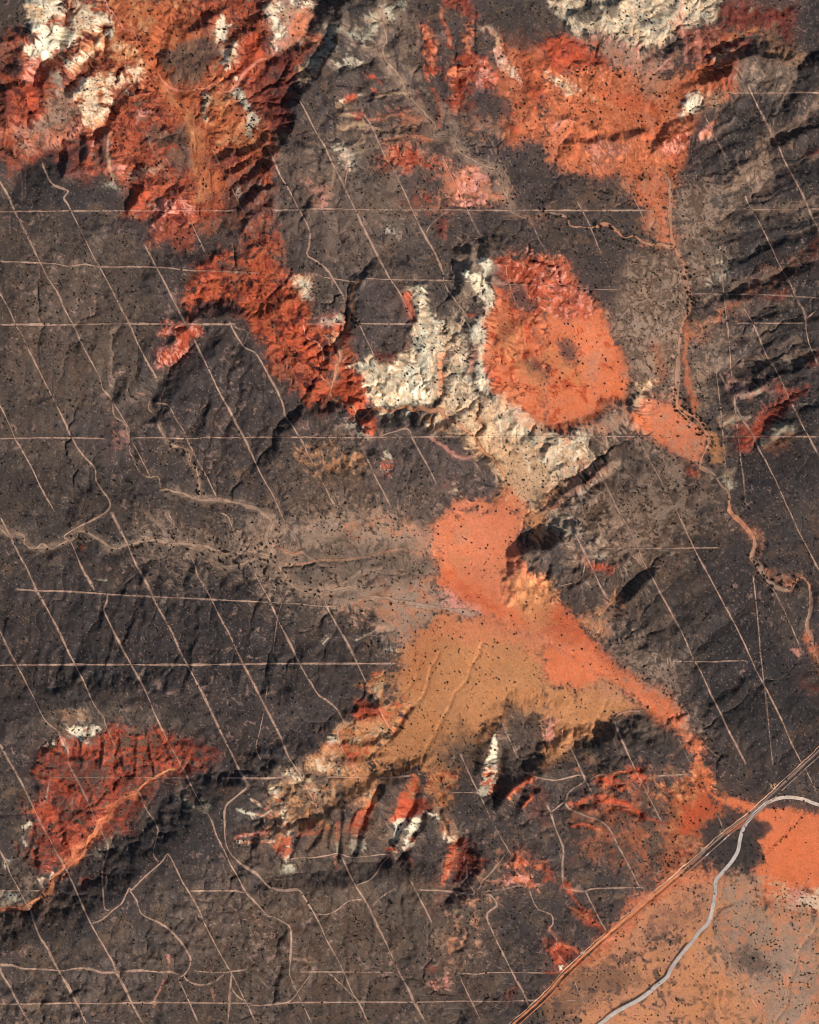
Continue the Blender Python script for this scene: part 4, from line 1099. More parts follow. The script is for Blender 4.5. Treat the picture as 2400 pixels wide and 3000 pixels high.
def build_ground():
    global M1, M2, FN
    z0 = relief()
    M1 = fbm(XX + 25 * WX, YY + 25 * WY, 60, 3, 201, .55)
    M2 = fbm(XX + 16 * WY, YY - 16 * WX, 26, 3, 307, .6)
    W = paint_soils_and_shade()
    def fields(W):
        q = {k: W[..., i] for i, k in enumerate(KEYS)}
        bad = np.clip(q['r'] + q['m'] + q['w'] + q['v'] + q['y'] * .6 + q['d'] * .8 + q['p'] * .6 + q['b'] * .35, 0, 1)
        sand = np.clip(q['s'] + q['a'] + q['c'] + q['l'] + q['t'] * .8, 0, 1)
        return bad, sand
    bad, sand = fields(W)
    flat = np.zeros_like(z0)
    for ln in FLATS.strip().splitlines():
        f = ln.split(); P = parse_pts(int(f[0]), f[2:]); w = window(P, 60)
        flat[w] = np.maximum(flat[w], float(f[1]) * sstep(-25, 25, poly_sd(XX[w] + 15 * WX[w], YY[w] + 15 * WY[w], P)))
    pale = blur(np.clip(W[..., KEYS.index('w')] + W[..., KEYS.index('v')] + W[..., KEYS.index('y')], 0, 1), 8)
    bad = blur(bad, 6) * (1 - flat); grav = np.clip(1 - bad - sand, 0, 1) * (1 - flat)
    u, v = XX + 40 * WX, YY + 40 * WY
    hill = fbm(u, v, 210, 3, 451, .5)
    z1 = z0 + bad * (1 - .45 * pale) * (18.0 * fbm(u, v, 125, 3, 401, .42) + 5 * ridged(u, v, 80, 2, 431, .4)) + grav * (9.5 * fbm(u, v, 300, 2, 455, .45) + 3 * hill + .4 * fbm(u, v, 60, 2, 477)) + (1 - flat) * 2 * hill
    # parallel drainage on the long dark slopes: ribs stretched along the fall of each slope
    for ln in RIBS.strip().splitlines():
        f = ln.split(); ang, L, H = map(float, f[1:4]); P = parse_pts(int(f[0]), f[4:]); w = window(P, 130)
        m = sstep(-60, 60, poly_sd(XX[w] + 30 * WX[w], YY[w] + 30 * WY[w], P)) * np.clip(grav[w] + .5 * bad[w], 0, 1)
        c_, s_ = math.cos(math.radians(ang)), math.sin(math.radians(ang))
        px, py = XX[w] + 14 * WX[w], YY[w] + 14 * WY[w]
        along = (px * c_ + py * s_) / 7.0; across = -px * s_ + py * c_
        z1[w] += m * H * (ridged(along, across, L, 2, 651, .45) - .3)
    z1 = z1 + (1 - flat) * (.12 + .35 * bad) * FN
    ex = np.arange(GX[0], GX[-1] + 1, EC); ey = np.arange(GY[0], GY[-1] + 1, EC)
    def down(a): return cubic_up(a, (GX[0], STEP), (GY[0], STEP), ex, ey)
    zc = down(z1); K = .010 + .10 * np.clip(down(bad), 0, 1) + .019 * np.clip(down(grav), 0, 1)
    K *= (1 - .95 * np.clip(down(flat), 0, 1))
    ze, area = drain(zc.copy(), K, ROUNDS, .14)
    up = lambda a: cubic_up(a, (ex[0], EC), (ey[0], EC), GX, GY).astype(np.float32)
    z = (z1 + up(ze - zc)).astype(np.float32)
    lg = up(np.log2(area))
    zs = blur(z, 4)
    white = np.random.RandomState(9).randn(NY, NX).astype(np.float32)
    lic = streak(blur(white, 1) * 2.2, zs, 9, 1.0)
    lic2 = streak(fbm(XX, YY, 30, 3, 907, .6), zs, 12, 1.3) * .32
    steep = sstep(.06, .30, np.hypot(*np.gradient(zs, STEP)))
    FN = FN * (1 - .6 * steep) + steep * (.5 * lic + lic2)
    bed = np.sin(z * .55 + 2.2 * M1)
    M2 = M2 * (1 - .55 * steep) + steep * (.30 * lic + .55 * lic2 + .12 * bed)
    W = paint_soils_and_shade()
    bad, sand = fields(W); bad *= (1 - flat); grav = np.clip(1 - bad - sand, 0, 1) * (1 - flat)
    fine = fbm(XX, YY, 13, 3, 601, .6)
    z = z + fine * (.2 + .4 * bad + .08 * grav) + lic * steep * .55 * (.12 + bad)
    z = z - (1.0 * grav + 1.0 * bad) * sstep(5.5, 9.5, lg) * (1 - flat)      # washes cut a little into the surface
    z = z + (.06 * white + .14 * HF) * (1 - .3 * flat)      # stones, tussocks, small hummocks
    return z.astype(np.float32), W, bad, grav, sand, flat, lg, lic, steep
TRACKS = """
pale straight track from the left edge past the upper-left red badlands into the dry wash|5.5|.9|1:0,1140 60,1240 105,1345 190,1510 240,1617 4:265,50 310,140 380,250 410,330 470,440 530,570 600,700 640,780 655,840 700,895 740,960 800,1060 830,1115
pale straight track on dark gravel between the two forks of the left dry wash|4|.7|4:830,1160 880,1250 950,1390
short faint track climbing out of the shrubby wash on the left dark plain|4|.6|7:1060,0 1110,90 1140,150
pale straight track from the long left wash past the middle crossing to the cream gullies|5.5|.9|7:1195,260 1230,330 1250,400 1300,480 1340,555 1400,680 1440,750 1500,880 1540,960 1610,1095 1725,1320 8:50,1420 100,1540 150,1617 11:210,110 260,210 320,315
pale track starting at a bend under the red slope and ending above the dark ravine|5.5|.9|1:275,1040 340,1170 440,1215 415,1260 440,1300 460,1345 520,1460 595,1617 4:635,70 700,190 760,310 825,435 880,560 940,680 1000,785
pale track leaving the foot of the dark ravine for the braided wash|5|.8|4:970,930 1060,940 1090,980 1120,1040 1165,1105 1190,1170 1260,1310 1320,1420 1375,1535
thin faint track just left of the tight bend in the wide dry wash|4|.6|7:1380,0 1440,30 1480,130 1530,230
pale straight track from the wide dry wash to the cream gullies above the south scarp|6|.95|7:1600,370 1650,460 1700,550 1725,610 8:40,700 95,805 150,920 180,980 235,1070 285,1150 350,1195 400,1240 430,1290 450,1340 410,1385 430,1480 490,1580 510,1617 11:560,105
short rust track crossing the dark gravel patch in the upper-left badlands|4|.6|1:930,840 960,930 1020,1040 1070,1120 1105,1200
straight track running down to the tip of the small red wedge|5|.85|1:1210,1400 1240,1470 1300,1600
pale track from the upper-left scarp foot to the red wedge at the ravine head|5.5|.9|1:920,1550 955,1617 4:990,70 1040,160 1090,260 1150,380 1185,440 1200,470
long pale track over the dark mesa top behind the scalloped north rim|5.5|.9|4:1230,530 1250,570 1310,690 1370,820 1410,900 1450,970 1500,1070 1545,1150 1600,1270 1640,1360 1690,1450 1725,1510 5:45,1617 8:100,110 160,220
pale straight track from the wash mouth past the striped dark slopes to the ochre plain|5.5|.9|8:320,530 340,600 400,710 470,830 530,950 580,1060 630,1140 660,1210 700,1300 735,1360
faint rust track down the orange valley floor of the upper-left badlands|4|.5|1:1310,880 1360,980 1430,1120 1500,1260 1540,1340 1590,1440 1640,1560 1690,1617
long pale track along the foot of the black scarp west of the central plateau|6|.9|1:1680,880 1700,950 1725,1000 2:50,1120 110,1220 160,1320 200,1390 235,1470 230,1560 220,1617 5:280,40 340,90 400,180 460,290
pale track from the red mesa rim down its eastern side to the plain|5.5|.9|4:1450,415 1500,510 1550,580 1620,620 1680,720 1725,800 5:40,880 70,960 80,1015 130,1080 190,1180 230,1270 290,1380 340,1480 400,1600
curved pale spur track at the red rim of the mesa|4|.7|4:1460,430 1500,460 1570,485 1550,560
long straight pale track across the central dark plateau onto the cream ground|6|.95|2:175,655 210,720 270,840 330,940 380,1050 440,1160 470,1230 520,1330 560,1420 610,1520 660,1617 5:690,60 740,150 790,220 830,290 850,350 890,420 920,510 960,580 980,640 985,720 1000,800 1015,890
broken pale track over the small dark plateau into the white gullies|5|.7|5:520,380 545,430 580,510 620,590 660,690 690,760 715,830 725,890
faint straight track crossing the shrubby brown plain above the orange sand|4.5|.65|5:550,1180 600,1290 650,1400 700,1500 765,1617 8:800,60
pale track on the purple spur ending at the scalloped wash bend|4.5|.8|5:640,1150 770,1110 850,1095 890,1170 950,1280 1000,1370 1040,1460
straight pale track from the salmon washes past the dark cone|5.5|.9|2:570,730 620,800 660,890 710,1000 770,1100 820,1200 870,1310 910,1400 960,1500 1020,1600 5:1070,100 1080,170 1110,230 1160,300 1200,350 1230,430 1280,520 1320,590 1345,640
straight track along the western edge of the tan shrubby slope below the orange basin|4.5|.7|5:1480,960 1560,1060 1620,1170 1680,1300 1725,1370
orange-tinted track from the white gullies past a small red patch beside the dark knob|5|.85|9:110,20 140,60 220,210 270,310 310,390 340,460 390,545
short forked track on the dark knob right of the orange sand river|3|.6|9:250,290 240,370 215,430 150,455 80,470
track skirting the dark cone and crossing the red head of the orange basin|5|.7|2:1060,980 1120,1110 1180,1240 1215,1305 1245,1370 1320,1510 1370,1540 1410,1580 1470,1617 5:1475,110 1510,240 1555,340 1580,400 1640,520 1700,640
faint curved track arcing around the top of the dark cone|3.5|.6|2:1165,1610 1190,1560 1240,1520 1320,1505
straight track from the tan knoll by the orange basin down the long brown slope|5|.8|6:205,1090 240,1160 300,1290 350,1390 410,1510 460,1617 9:530,120 580,220 610,300 680,430 750,560 800,650 870,780 920,900 980,1010 1040,1140 1100,1260 1150,1370 1210,1480 1270,1600
very faint track on the salmon slope left of the right-hand creek|4|.5|6:580,1140 640,1260 700,1370 750,1470 820,1617
straight pale track down the middle of the broad dark slope at right|5|.85|9:830,0 880,110 940,240 1000,350 1070,480 1140,610 1190,700 1240,800 1300,930 1330,1000 1380,1090 1430,1190 1490,1310 1550,1450 1610,1570 1630,1600
faint track crossing purple gravel below the salmon flats near the top middle|4|.5|2:1380,900 1420,1000 1470,1110 1520,1200 1560,1280 1640,1430 1680,1520 1725,1590
very faint track along the rust strip beside the upper creek|4|.4|3:470,1120 560,1270 620,1400 650,1480
faint track crossing the shrubby purple flats to the creek bed at top right|4|.5|3:190,1270 270,1420 350,1617
pale track from the salmon patch into the dark shrubland at upper right|5|.6|3:990,730 1050,850 1130,1000
straight track over the striped dark spurs near the right edge|5|.7|3:1240,1220 1290,1320 1380,1480 1440,1617 6:1480,80 1530,170 1580,280 1630,370 1640,480 1670,590 1710,690
straight track from the green hill down the black gravel at the right edge|5|.75|3:1255,540 1290,610 1360,740 1430,870 1500,1020 1580,1180 1620,1250 1650,1320 1725,1480
straight pale track over the black spurs above the right-hand red ridge|5|.7|6:1245,330 1280,380 1340,500 1400,640 1450,720 1510,850 1560,950 1620,1080 1660,1150 1725,1270
pale track from the tan fan past the red ridge to the far right edge|5.5|.9|6:1100,740 1140,820 1190,930 1240,1030 1310,1130 1340,1210 1400,1320 1460,1440 1530,1600 9:1540,0 1600,130 1660,240 1725,370
nearly north-south track along the left foot of the black spurs|4.5|.65|6:1105,70 1120,200 1130,320 1150,480 1165,650 1180,800 1195,950 1210,1100 1230,1280 1250,1430 1265,1617
second north-south track just west of the red ridge|4|.6|6:1075,700 1085,800 1105,970 1120,1150 1130,1300 1145,1470
thin pale straight line down the far right dark slope|3.5|.65|9:1310,400 1335,630 1350,800 1365,950 1390,1150 1410,1350 1440,1600
faint track from the creek bend toward the pink scree at right|3.5|.6|9:1430,480 1490,590 1560,740 1610,860
faint dark-side track right of the sand neck|3|.5|9:1010,1480 1080,1540 1190,1617 12:1290,70
thin faint track down to the sand neck|3|.4|9:830,1420 880,1520 920,1600
bright pale track down the dark hill left of the sand neck|6|.95|9:600,1260 520,1265 450,1290 440,1340 470,1420 510,1510 550,1600 12:590,60 650,180 700,280 745,360
pale track from the ochre plain over the dark hill to the red fan|5|.85|9:85,1380 120,1440 160,1500 215,1617 12:250,80 300,170
faint track beside the cream rib south of the ochre plain|4.5|.6|8:1440,1310 1480,1410 1520,1500 1550,1560
faint broken track on brown ground west of the cream rib|4.5|.7|8:1180,1520 1220,1610 11:1280,120 1330,220 1380,330 1440,440 1500,540 1560,650 1620,780
curving pale track between the small orange hills and the lower road|5|.85|11:1620,780 1670,890 1725,915 12:40,940 45,990 20,1030 70,1090 50,1130 80,1190 160,1270
long pale track from the left edge past two crossings to the tangled wash heads|5.5|.9|4:0,220 70,350 110,440 145,495 190,600 250,720 310,840 360,940 410,1040 460,1150 520,1250 600,1340 610,1420 640,1470 690,1600 7:420,140 450,190 510,330 570,440 600,495
long straight track through the middle-left crossing toward the foot of the cream gullies|6|.95|7:705,0 750,90 800,190 830,260 870,350 930,450 980,560 1040,670 1100,780 1150,900 1190,970 1250,1080 1310,1200 1380,1350 1430,1450 1470,1530 1510,1617 10:1550,60 1575,110
pale straight track near the left edge through the third crossing to the dark wash|5|.85|4:0,930 50,1030 100,1150 150,1240 210,1350 260,1460 310,1550 350,1617
long track from the hooked junction over the red amphitheatre to the lower middle plain|5|.9|7:680,520 675,570 660,620 700,710 760,830 830,960 890,1060 940,1160 980,1260 1010,1330 1060,1440 1140,1580 10:1190,60 1240,160 1300,250 1345,330 1370,410 1420,510 1460,600 1510,690 1550,770 1620,850 1690,930 1725,940 11:60,970 110,1010 115,1100 110,1200 105,1300 140,1390 185,1490 245,1617
straight track from the left wash over the cream rim of the red amphitheatre|5.5|.9|7:0,20 60,140 120,260 170,350 230,485 300,610 370,740 440,890 480,970 540,1080 600,1210 660,1290 670,1330 710,1430 760,1530 790,1600
winding track from the red amphitheatre floor to the dark hill fork|5|.85|10:860,130 890,170 930,260 1000,370 990,450 975,530 1010,590
track from the left edge over the white rim and western red gullies|5|.85|7:0,740 50,850 115,970 190,1110 260,1250 310,1330 370,1380 430,1490 445,1600 10:520,120 580,250 620,350 660,430 685,490 680,550 655,610 650,690 660,800 670,880 710,890
straight track from the left edge through the red sand to the bottom dark plain|6|.95|7:0,1450 50,1550 90,1617 10:140,90 200,210 250,320 310,430 360,530 400,600 430,660 470,740 530,870 580,970 640,1080 710,1210 740,1290 790,1390 850,1520 905,1617
straight track across the grey flat at the lower left corner to the bottom edge|6|.9|10:0,510 40,590 70,670 120,760 170,860 200,910 250,1040 310,1140 340,1210 380,1280 430,1370 480,1470 545,1610
pale track in the bottom left corner|5.5|.85|10:0,1240 20,1300 70,1380 110,1460 150,1540 195,1617
winding pale track running east across the bottom left plain to the knoll junction|6|.95|10:0,1235 80,1240 150,1260 280,1265 390,1275 480,1260 570,1260 650,1285 740,1285 870,1275 1000,1285 1080,1290 1150,1310
lowest east-west line across the bottom plain up to the lower road|5|.9|10:0,1488 250,1485 480,1483 650,1490 830,1483 1200,1483 1550,1487 1600,1500 1725,1497 11:120,1485 550,1483 890,1483 1200,1480 1450,1480 1600,1475 1700,1475
curved pale track over the dark hill ridge and down to the bottom junction|5.5|.9|10:580,975 650,950 720,890 780,840 825,750 840,760 920,680 1000,610 1040,570 1070,535 1110,610 1160,710 1200,780 1260,890 1310,1010 1370,1130 1430,1240 1465,1300 1510,1390 1560,1490 1615,1610
sweeping curved track from the dark hill around to the small knoll|6|.95|10:825,760 870,830 890,900 930,935 1010,970 1100,1040 1170,1130 1205,1200 1195,1260 1160,1310 1130,1330 1170,1420 1200,1490 1255,1617
looping track between the small knoll and the bottom junction|5.5|.9|10:1160,1310 1190,1345 1270,1370 1350,1350 1420,1300 1460,1285 1555,1270 1560,1230
short pale line running into the bottom junction from the left|5|.85|10:1225,1280 1330,1290 1460,1290
short straight track south of the bottom junction|5|.85|10:1465,1300 1455,1400 1448,1500 1440,1617
short curved link just right of the bottom junction|5|.8|10:1460,1390 1500,1440 1555,1480
short east-west track on the lower left plain|5|.85|10:1200,770 1320,770 1450,770 1560,785
curving track around the western gully tips and across the lower plain|6.5|.95|10:1575,110 1490,180 1430,240 1425,350 1430,450 1460,530 1540,610 1620,660 1690,740 1725,755 11:80,770 160,765 200,820 260,920 300,1000 350,1110 400,1200 450,1300 500,1420 550,1500 600,1617
pale east-west track over the cream gullies and ochre plateau edge|5.5|.9|10:1410,58 1725,58 11:60,55 120,75 200,110 290,75 380,55 540,62 700,60 880,45
thin rust line straight across the red amphitheatre|3.5|.6|10:320,55 700,57 1180,58
short rust track on the western red gullies|4|.7|10:320,55 300,170 270,240
short straight line ending at the lower left sandy wash|4|.75|10:0,773 270,773
wavy east-west track across the upper left dark plateau into the red badlands|5|.9|4:0,40 200,48 350,55 440,72 540,60 620,72 700,75 1000,78 1200,98 1450,105 1640,115
second east-west line across the left plateau up to the mesa rim|5|.9|4:0,437 460,437 800,433 1180,437 1500,437
east-west line across the left dark plain below the mesa ravines|5|.85|4:0,1155 280,1150 600,1152 700,1160
middle east-west line from the mesa through the scalloped rim to the orange basin edge|4.5|.8|4:830,1150 1010,1148 1190,1155 1330,1148 1530,1148 1725,1145 5:540,1148 860,1145 1200,1142 1725,1140 6:700,1140
thin east-west line crossing the right-hand red ridge|4|.75|6:1130,1140 1725,1142
topmost east-west line on the left, ending in the red crater|4.5|.85|1:0,1345 460,1342 800,1340 1200,1338 1500,1335
east-west line across the upper middle plateau to the salmon flats|4.5|.85|2:0,1340 350,1330 650,1335 1130,1332 1725,1335 3:640,1332
grey curved track at the foot of the salmon flats|5|.6|2:1130,1332 1060,1370 980,1450 965,1500
pale track linking the white scar and the long plateau line|4.5|.8|2:620,800 560,880 470,980 440,1000 475,1050 465,1130 455,1190
faint east-west line through the right-hand shrubland|4|.5|3:1100,1330 1725,1325
straight east-west line below the green hill at top right|4|.75|3:1100,602 1290,602 1725,603
thin line from the tree clump across the dark plateau to the orange basin|4|.8|5:570,147 740,155 1080,160 1430,180 1725,190 6:250,210 470,215
short curved track above the cream slope west of the small dark plateau|4|.6|5:240,105 330,140 430,155 550,175
faint line across the red washes at right|3.5|.5|6:920,240 1300,245 1725,268
straight line across the cream ground below the dark cone|4.5|.85|5:200,435 460,433 550,433 880,433 1150,430 1190,410 1200,370
short straight pale line on the right black spurs|4|.7|6:1200,425 1600,425 1640,400 1700,345
east-west line across the middle left plain below the long wash|5|.9|7:100,487 250,497 400,500 560,510 700,520 980,535 1340,552 1725,572 8:150,580 300,595 430,600
longest straight east-west line of the left plain, ending at the ochre sand|5|.95|7:0,968 120,965 480,963 830,963 1200,963 1540,960 1725,957 8:530,958 800,960
thin line running east from the small red patch right of the dark knob|4|.7|9:220,225 400,230 590,230 900,228 1100,225
thin hooked east-west line on the broad right slope|3.5|.65|9:790,945 1050,948 1240,940 1280,950
short winding track beside the striped dark slopes|3.5|.6|8:135,485 80,530 40,620 15,760 0,890
very faint north-south track near the middle of the left plain|3|.45|7:1690,1100 1670,1250 1640,1400 1620,1490 1670,1600
brown curved track along the foot of the south scarp|4.5|.9|11:100,580 150,565 260,565 380,545 430,545 500,565 690,550 730,560 690,610 620,700 525,740
straight track from the scarp foot to the bottom edge|6|.95|11:430,550 470,640 520,740 570,820 610,890 660,1000 710,1100 760,1210 800,1300 860,1410 890,1480 930,1550 965,1617
faint curved link on the brown plain below the scarp|4|.6|11:260,925 340,925 400,900 440,870 480,840 580,830
thin link running up right from the straight track below the scarp|3.5|.6|11:620,885 680,820 780,760
thin curved track at the left foot of the scarp|3.5|.5|11:0,700 60,700 120,695 140,680
short straight track beside the red outwash|5|.85|11:840,665 890,750 940,850 1010,990
track running east across the red outwash|5|.85|11:910,770 1050,775 1150,788 1270,795 1230,720 1225,640 1205,560
curved track on the brown saddle right of the red ravine|4.5|.8|11:1300,780 1320,720 1370,670 1430,600 1470,540
track from the saddle down to the lower road|5.5|.9|11:1330,795 1380,810 1415,870 1350,930 1390,1040 1440,1150 1490,1250 1530,1330 1580,1420 1620,1510
thin track from the saddle into the small orange hills|4|.6|11:1340,780 1470,765 1550,745 1600,750
short east-west track left of the long scarp track near the bottom|5|.85|11:170,1290 500,1292 790,1298
slanting link near the bottom centre crossing|5|.75|11:350,1295 430,1370 500,1440 550,1480
short hooked track near the bottom middle|4|.75|11:240,1300 160,1410 100,1480 0,1488
wavy east-west track at the bottom right of the dark plain|5|.9|11:1175,1300 1290,1308 1380,1298 1725,1303
straight track to the bottom edge under the wavy track|4.5|.8|11:1175,1310 1230,1430 1280,1530 1320,1617
short pale line across the brown sand to the cream rib|4|.7|11:1110,155 1290,155
curving track linking the red fan and the small orange ridges|5.5|.9|12:-120,40 0,70 80,75 220,45 250,80 150,150 120,210 50,270 30,280 0,220
winding track from the red fan down to the orange junction|5.5|.9|12:30,280 60,380 110,510 105,620 110,740 140,770 250,785
curved track around the small orange ridge to the dark flat|6|.95|12:120,215 150,260 260,310 350,340 410,400 460,500 510,590 560,690 605,780
track from the orange junction to the straight road|5|.9|12:250,785 300,880 340,960 390,1050
short east-west track into the orange junction|5|.9|12:250,785 320,768 600,762 640,765
wavy orange track along the top of the red ridges|5|.8|12:260,85 350,40 420,80 480,98 560,75 640,60 770,48 920,45
straight faint track over the purple patch to the bottom edge|6|.7|12:1060,990 1110,1080 1160,1180 1220,1310 1290,1440 1340,1530 1380,1617
short rust track south of the straight road|4|.7|12:175,1340 210,1420 270,1545
thin rust line near the bottom edge|3|.5|12:90,1475 420,1477
thin rust line south of the straight road|3|.45|12:230,1292 480,1295
straight track in the dark corner above the highway bend|4.5|.7|12:1640,0 1725,170
short pale track inside the dark peninsula|4|.7|12:1090,300 1125,390
"""
WASHES = """
pink sandy creek bed winding down the upper-left badlands|8|b p .9|1:660,0 690,60 730,110 790,190 860,220 890,300 920,370 990,380 1000,460 1050,540 1130,580 1290,570 1360,545 1430,590 1500,550 1550,480 1640,400 1725,370
thin creek thread along the orange valley floor|4|b p .6|1:1050,540 1100,640 1170,700 1220,800 1250,900 1250,1060 1300,1170
grey sandy creek bed down the upper middle plateau|6|t .8|2:700,0 690,150 720,250 690,340 740,430 800,500 850,600 900,660 960,730 1020,800 1020,870 1130,880 1170,950 1230,1000 1330,1050 1420,1080 1450,1130 1450,1200 1490,1290 1530,1350 1640,1400
pale creek bed threading the shrubby purple flats at top right|7|l t .85|3:0,1350 70,1360 130,1380 160,1430 280,1440 380,1420 450,1470 490,1500 560,1490 630,1540 790,1560 830,1600
wide pinkish creek bed running south along the right side|9|l t .9|3:740,1080 770,1150 785,1250 780,1350 785,1450 800,1560 840,1617 6:880,70 875,160 910,240 910,320 880,400 850,480 835,600 835,720 830,850 835,930 870,980 950,1020 990,1080 1030,1170 1010,1230 980,1290 985,1340 1050,1370 1100,1440 1150,1490 1160,1570 1170,1617 9:1230,70 1300,140 1320,210 1300,290 1350,340 1390,420 1450,470 1540,500 1590,430 1640,420 1670,480 1680,600 1650,710 1680,800 1710,900 1725,960
narrow pinkish wash below the dark ravine|6|t .75|4:950,900 940,970 990,1010 1020,1110 1090,1190 1180,1230 1210,1310 1250,1370 1260,1470 1270,1530
thin forked wash on the left dark plain|5|t .7|4:700,900 720,960 740,1020 800,1080 830,1240 850,1280 870,1340 940,1400 1000,1400 1020,1480
broad grey dry wash sweeping to the orange sand from the left plain|10|t .9|4:1010,1480 1120,1490 1230,1530 1390,1540 1500,1560 1600,1590 7:1640,0 1710,50 1690,120 1680,180 1720,260 8:0,290 40,350 90,420 140,480 210,500 300,510 380,490 450,480 520,490 570,530 640,540 720,545 800,570 900,580 1000,600 1100,610 1300,650
long braided grey wash crossing the left plain|8|t .85|7:0,100 60,150 150,150 160,210 230,230 270,205 310,230 400,195 460,160 520,120 590,150 650,190 710,230 800,215 870,190 960,175 1060,205 1200,205 1300,225 1380,250 1470,265 1600,260 1725,285
lower braid of the long grey wash|8|t o .8|7:1130,210 1250,265 1340,310 1430,345 1520,330 1640,290 1725,285
small side wash joining the long grey wash|5|t .7|7:860,120 910,150 960,175
rust creek bed along the edge of the lower-left red land|7|a c .9|10:1110,0 1000,40 920,100 850,160 760,200 700,250 680,300 630,330 610,400 560,450 530,540 480,580 420,590 400,640 340,690 320,770 220,840 150,885 0,893
sandy wash looping under the scalloped dark rim|8|l c .9|5:560,170 520,200 500,300 510,350 480,420 440,520 420,580 425,650 400,730 370,820 360,880 430,930 500,950 530,1010 560,1030 620,970 690,970 760,980 830,950 890,980 940,960 1000,985 1060,975 1080,1020 1150,1050 1200,1090 1270,1140 1310,1210 1390,1280 1450,1350 1475,1430 1440,1510 1390,1550
narrow wash through the red gullies left of the white ground|5|l p .8|5:195,430 210,510 290,560 320,640 300,740 340,790 370,820
thin tan creek line draining the dark knoll to the sand river|4|c .8|9:440,480 430,550 360,650 360,800
thin grey creek lines on the grey plain in the lower right corner|3.5|t .7|12:1620,1150 1560,1320 1530,1480 1470,1617
"""
TREES = """
dark round bush beside the wide pinkish creek where it widens at right|bushes along the right creek|45|40|2.6 4.6|6:835,850 835,930 870,980 950,1020 990,1080 1030,1170
dark bush on the sandy bends of the creek in the right slope|bushes at the creek bends|28|34|2.4 4.2|9:1290,260 1350,340 1400,430 1480,470 1560,430 1640,420
dark bush in the pale creek bed crossing the purple flats|bushes in the upper right creek bed|35|34|2.6 4.8|3:0,1360 80,1375 170,1420 280,1440 380,1440 470,1480 600,1530
dark bush on the banks of the long grey left wash|bushes on the long left wash|30|34|2.4 4.0|7:460,160 520,120 600,160 700,220 860,200 1060,205 1200,205
dark bush in the braided wash right of the track crossing|bushes in the braided wash|35|46|2.6 4.2|7:1250,240 1400,280 1540,290 1700,280
dark bush in the narrow pinkish wash under the dark ravine|bushes in the narrow left wash|25|34|2.4 3.8|4:1090,1190 1180,1230 1215,1310 1255,1370 1265,1480
dark bush at the bend where the grey wash turns to the sand|bushes at the grey wash bend|20|40|2.4 3.8|8:20,330 90,430 150,490 350,500
dark bush on the upper reach of the pinkish right creek|bushes on the upper right creek|14|24|2.8 4.8|6:880,50 890,160 920,250 910,330
dark bush on the orange sand beside the upper-left creek|bushes in the upper-left red valley|25|46|2.2 3.6|1:740,120 860,230 920,330 1000,390 1040,520
small dark bush in the diagonal row across the orange sand plain|bushes in a diagonal row|14|8|1.8 2.8|12:1390,570 1500,460 1620,320
dark bush on rust ground left of the dark peninsula|bushes on the rust ground|8|40|2.2 3.4|12:770,540 780,690
dark green tree in the clump at the corner of the small dark plateau|trees in the dark clump|8|22|3.5 5.5|5:480,400 530,430
lone dark tree on the tan fan below the cream ridge||1|0|4.6 4.6|3:465,495
lone dark tree where the tan fan meets the orange sand||1|0|4.6 4.6|3:605,577
smaller lone dark tree in the middle of the tan fan||1|0|3.8 3.8|3:660,510
lone dark tree on the rust strip above the right creek||1|0|5 5|3:600,1142
left of two dark trees at the top edge of the orange sand plain||1|0|3.6 3.6|12:1450,265
right of two dark trees at the top edge of the orange sand plain||1|0|3 3|12:1510,268
lone round dark tree on the grey wash left of the sand||1|0|4.6 4.6|8:560,626
lone dark tree amid the pink wash threads||1|0|4.2 4.2|8:750,580
lone dark tree on the salmon sand beside the looping wash||1|0|4 4|5:1488,1443
lone dark tree by the wash below the scalloped rim||1|0|4 4|5:1150,1060
lone dark bush on the brown plain under the scarp||1|0|4.4 4.4|11:745,856
dark bush next to the highway crossing, close to the straight road||1|0|3.2 3.2|12:1292,290
"""
# ------------------------------------------------------------------ the ground
z, W, bad, grav, sand, flat, lg, lic, steep = build_ground()
alb = W @ PAL
# soils are never even: broad stains, patches, gravel veneers and pale wash threads
mott = 1 + .10 * fbm(XX + 40 * WX, YY + 40 * WY, 130, 4, 811, .6) + .07 * fbm(XX, YY, 24, 2, 823, .6)
hue = .05 * fbm(XX, YY, 90, 3, 839, .6)
alb *= (mott * (1 + .16 * steep * lic))[..., None]
alb *= np.stack([1 + hue, 1 + 0 * hue, 1 - hue], -1)
thread = sstep(6.0, 9.5, lg) * np.clip(grav + .3 * bad, 0, 1) * (1 - flat) * np.clip(.55 + .6 * FN, 0, 1)
wash_c = lin((128, 104, 88)).astype(np.float32)
alb += (.48 * thread)[..., None] * (wash_c - alb)
# pink and cream scabs where the gravel skin is broken on gully sides
scab = sstep(.55, .95, fbm(XX + 12 * WX, YY + 12 * WY, 26, 3, 877, .75) + .35 * (steep * lic) * .4) * grav * sstep(.0, .35, fbm(XX, YY, 260, 2, 881))
alb += (.5 * scab)[..., None] * (lin((165, 128, 112)).astype(np.float32) - alb)
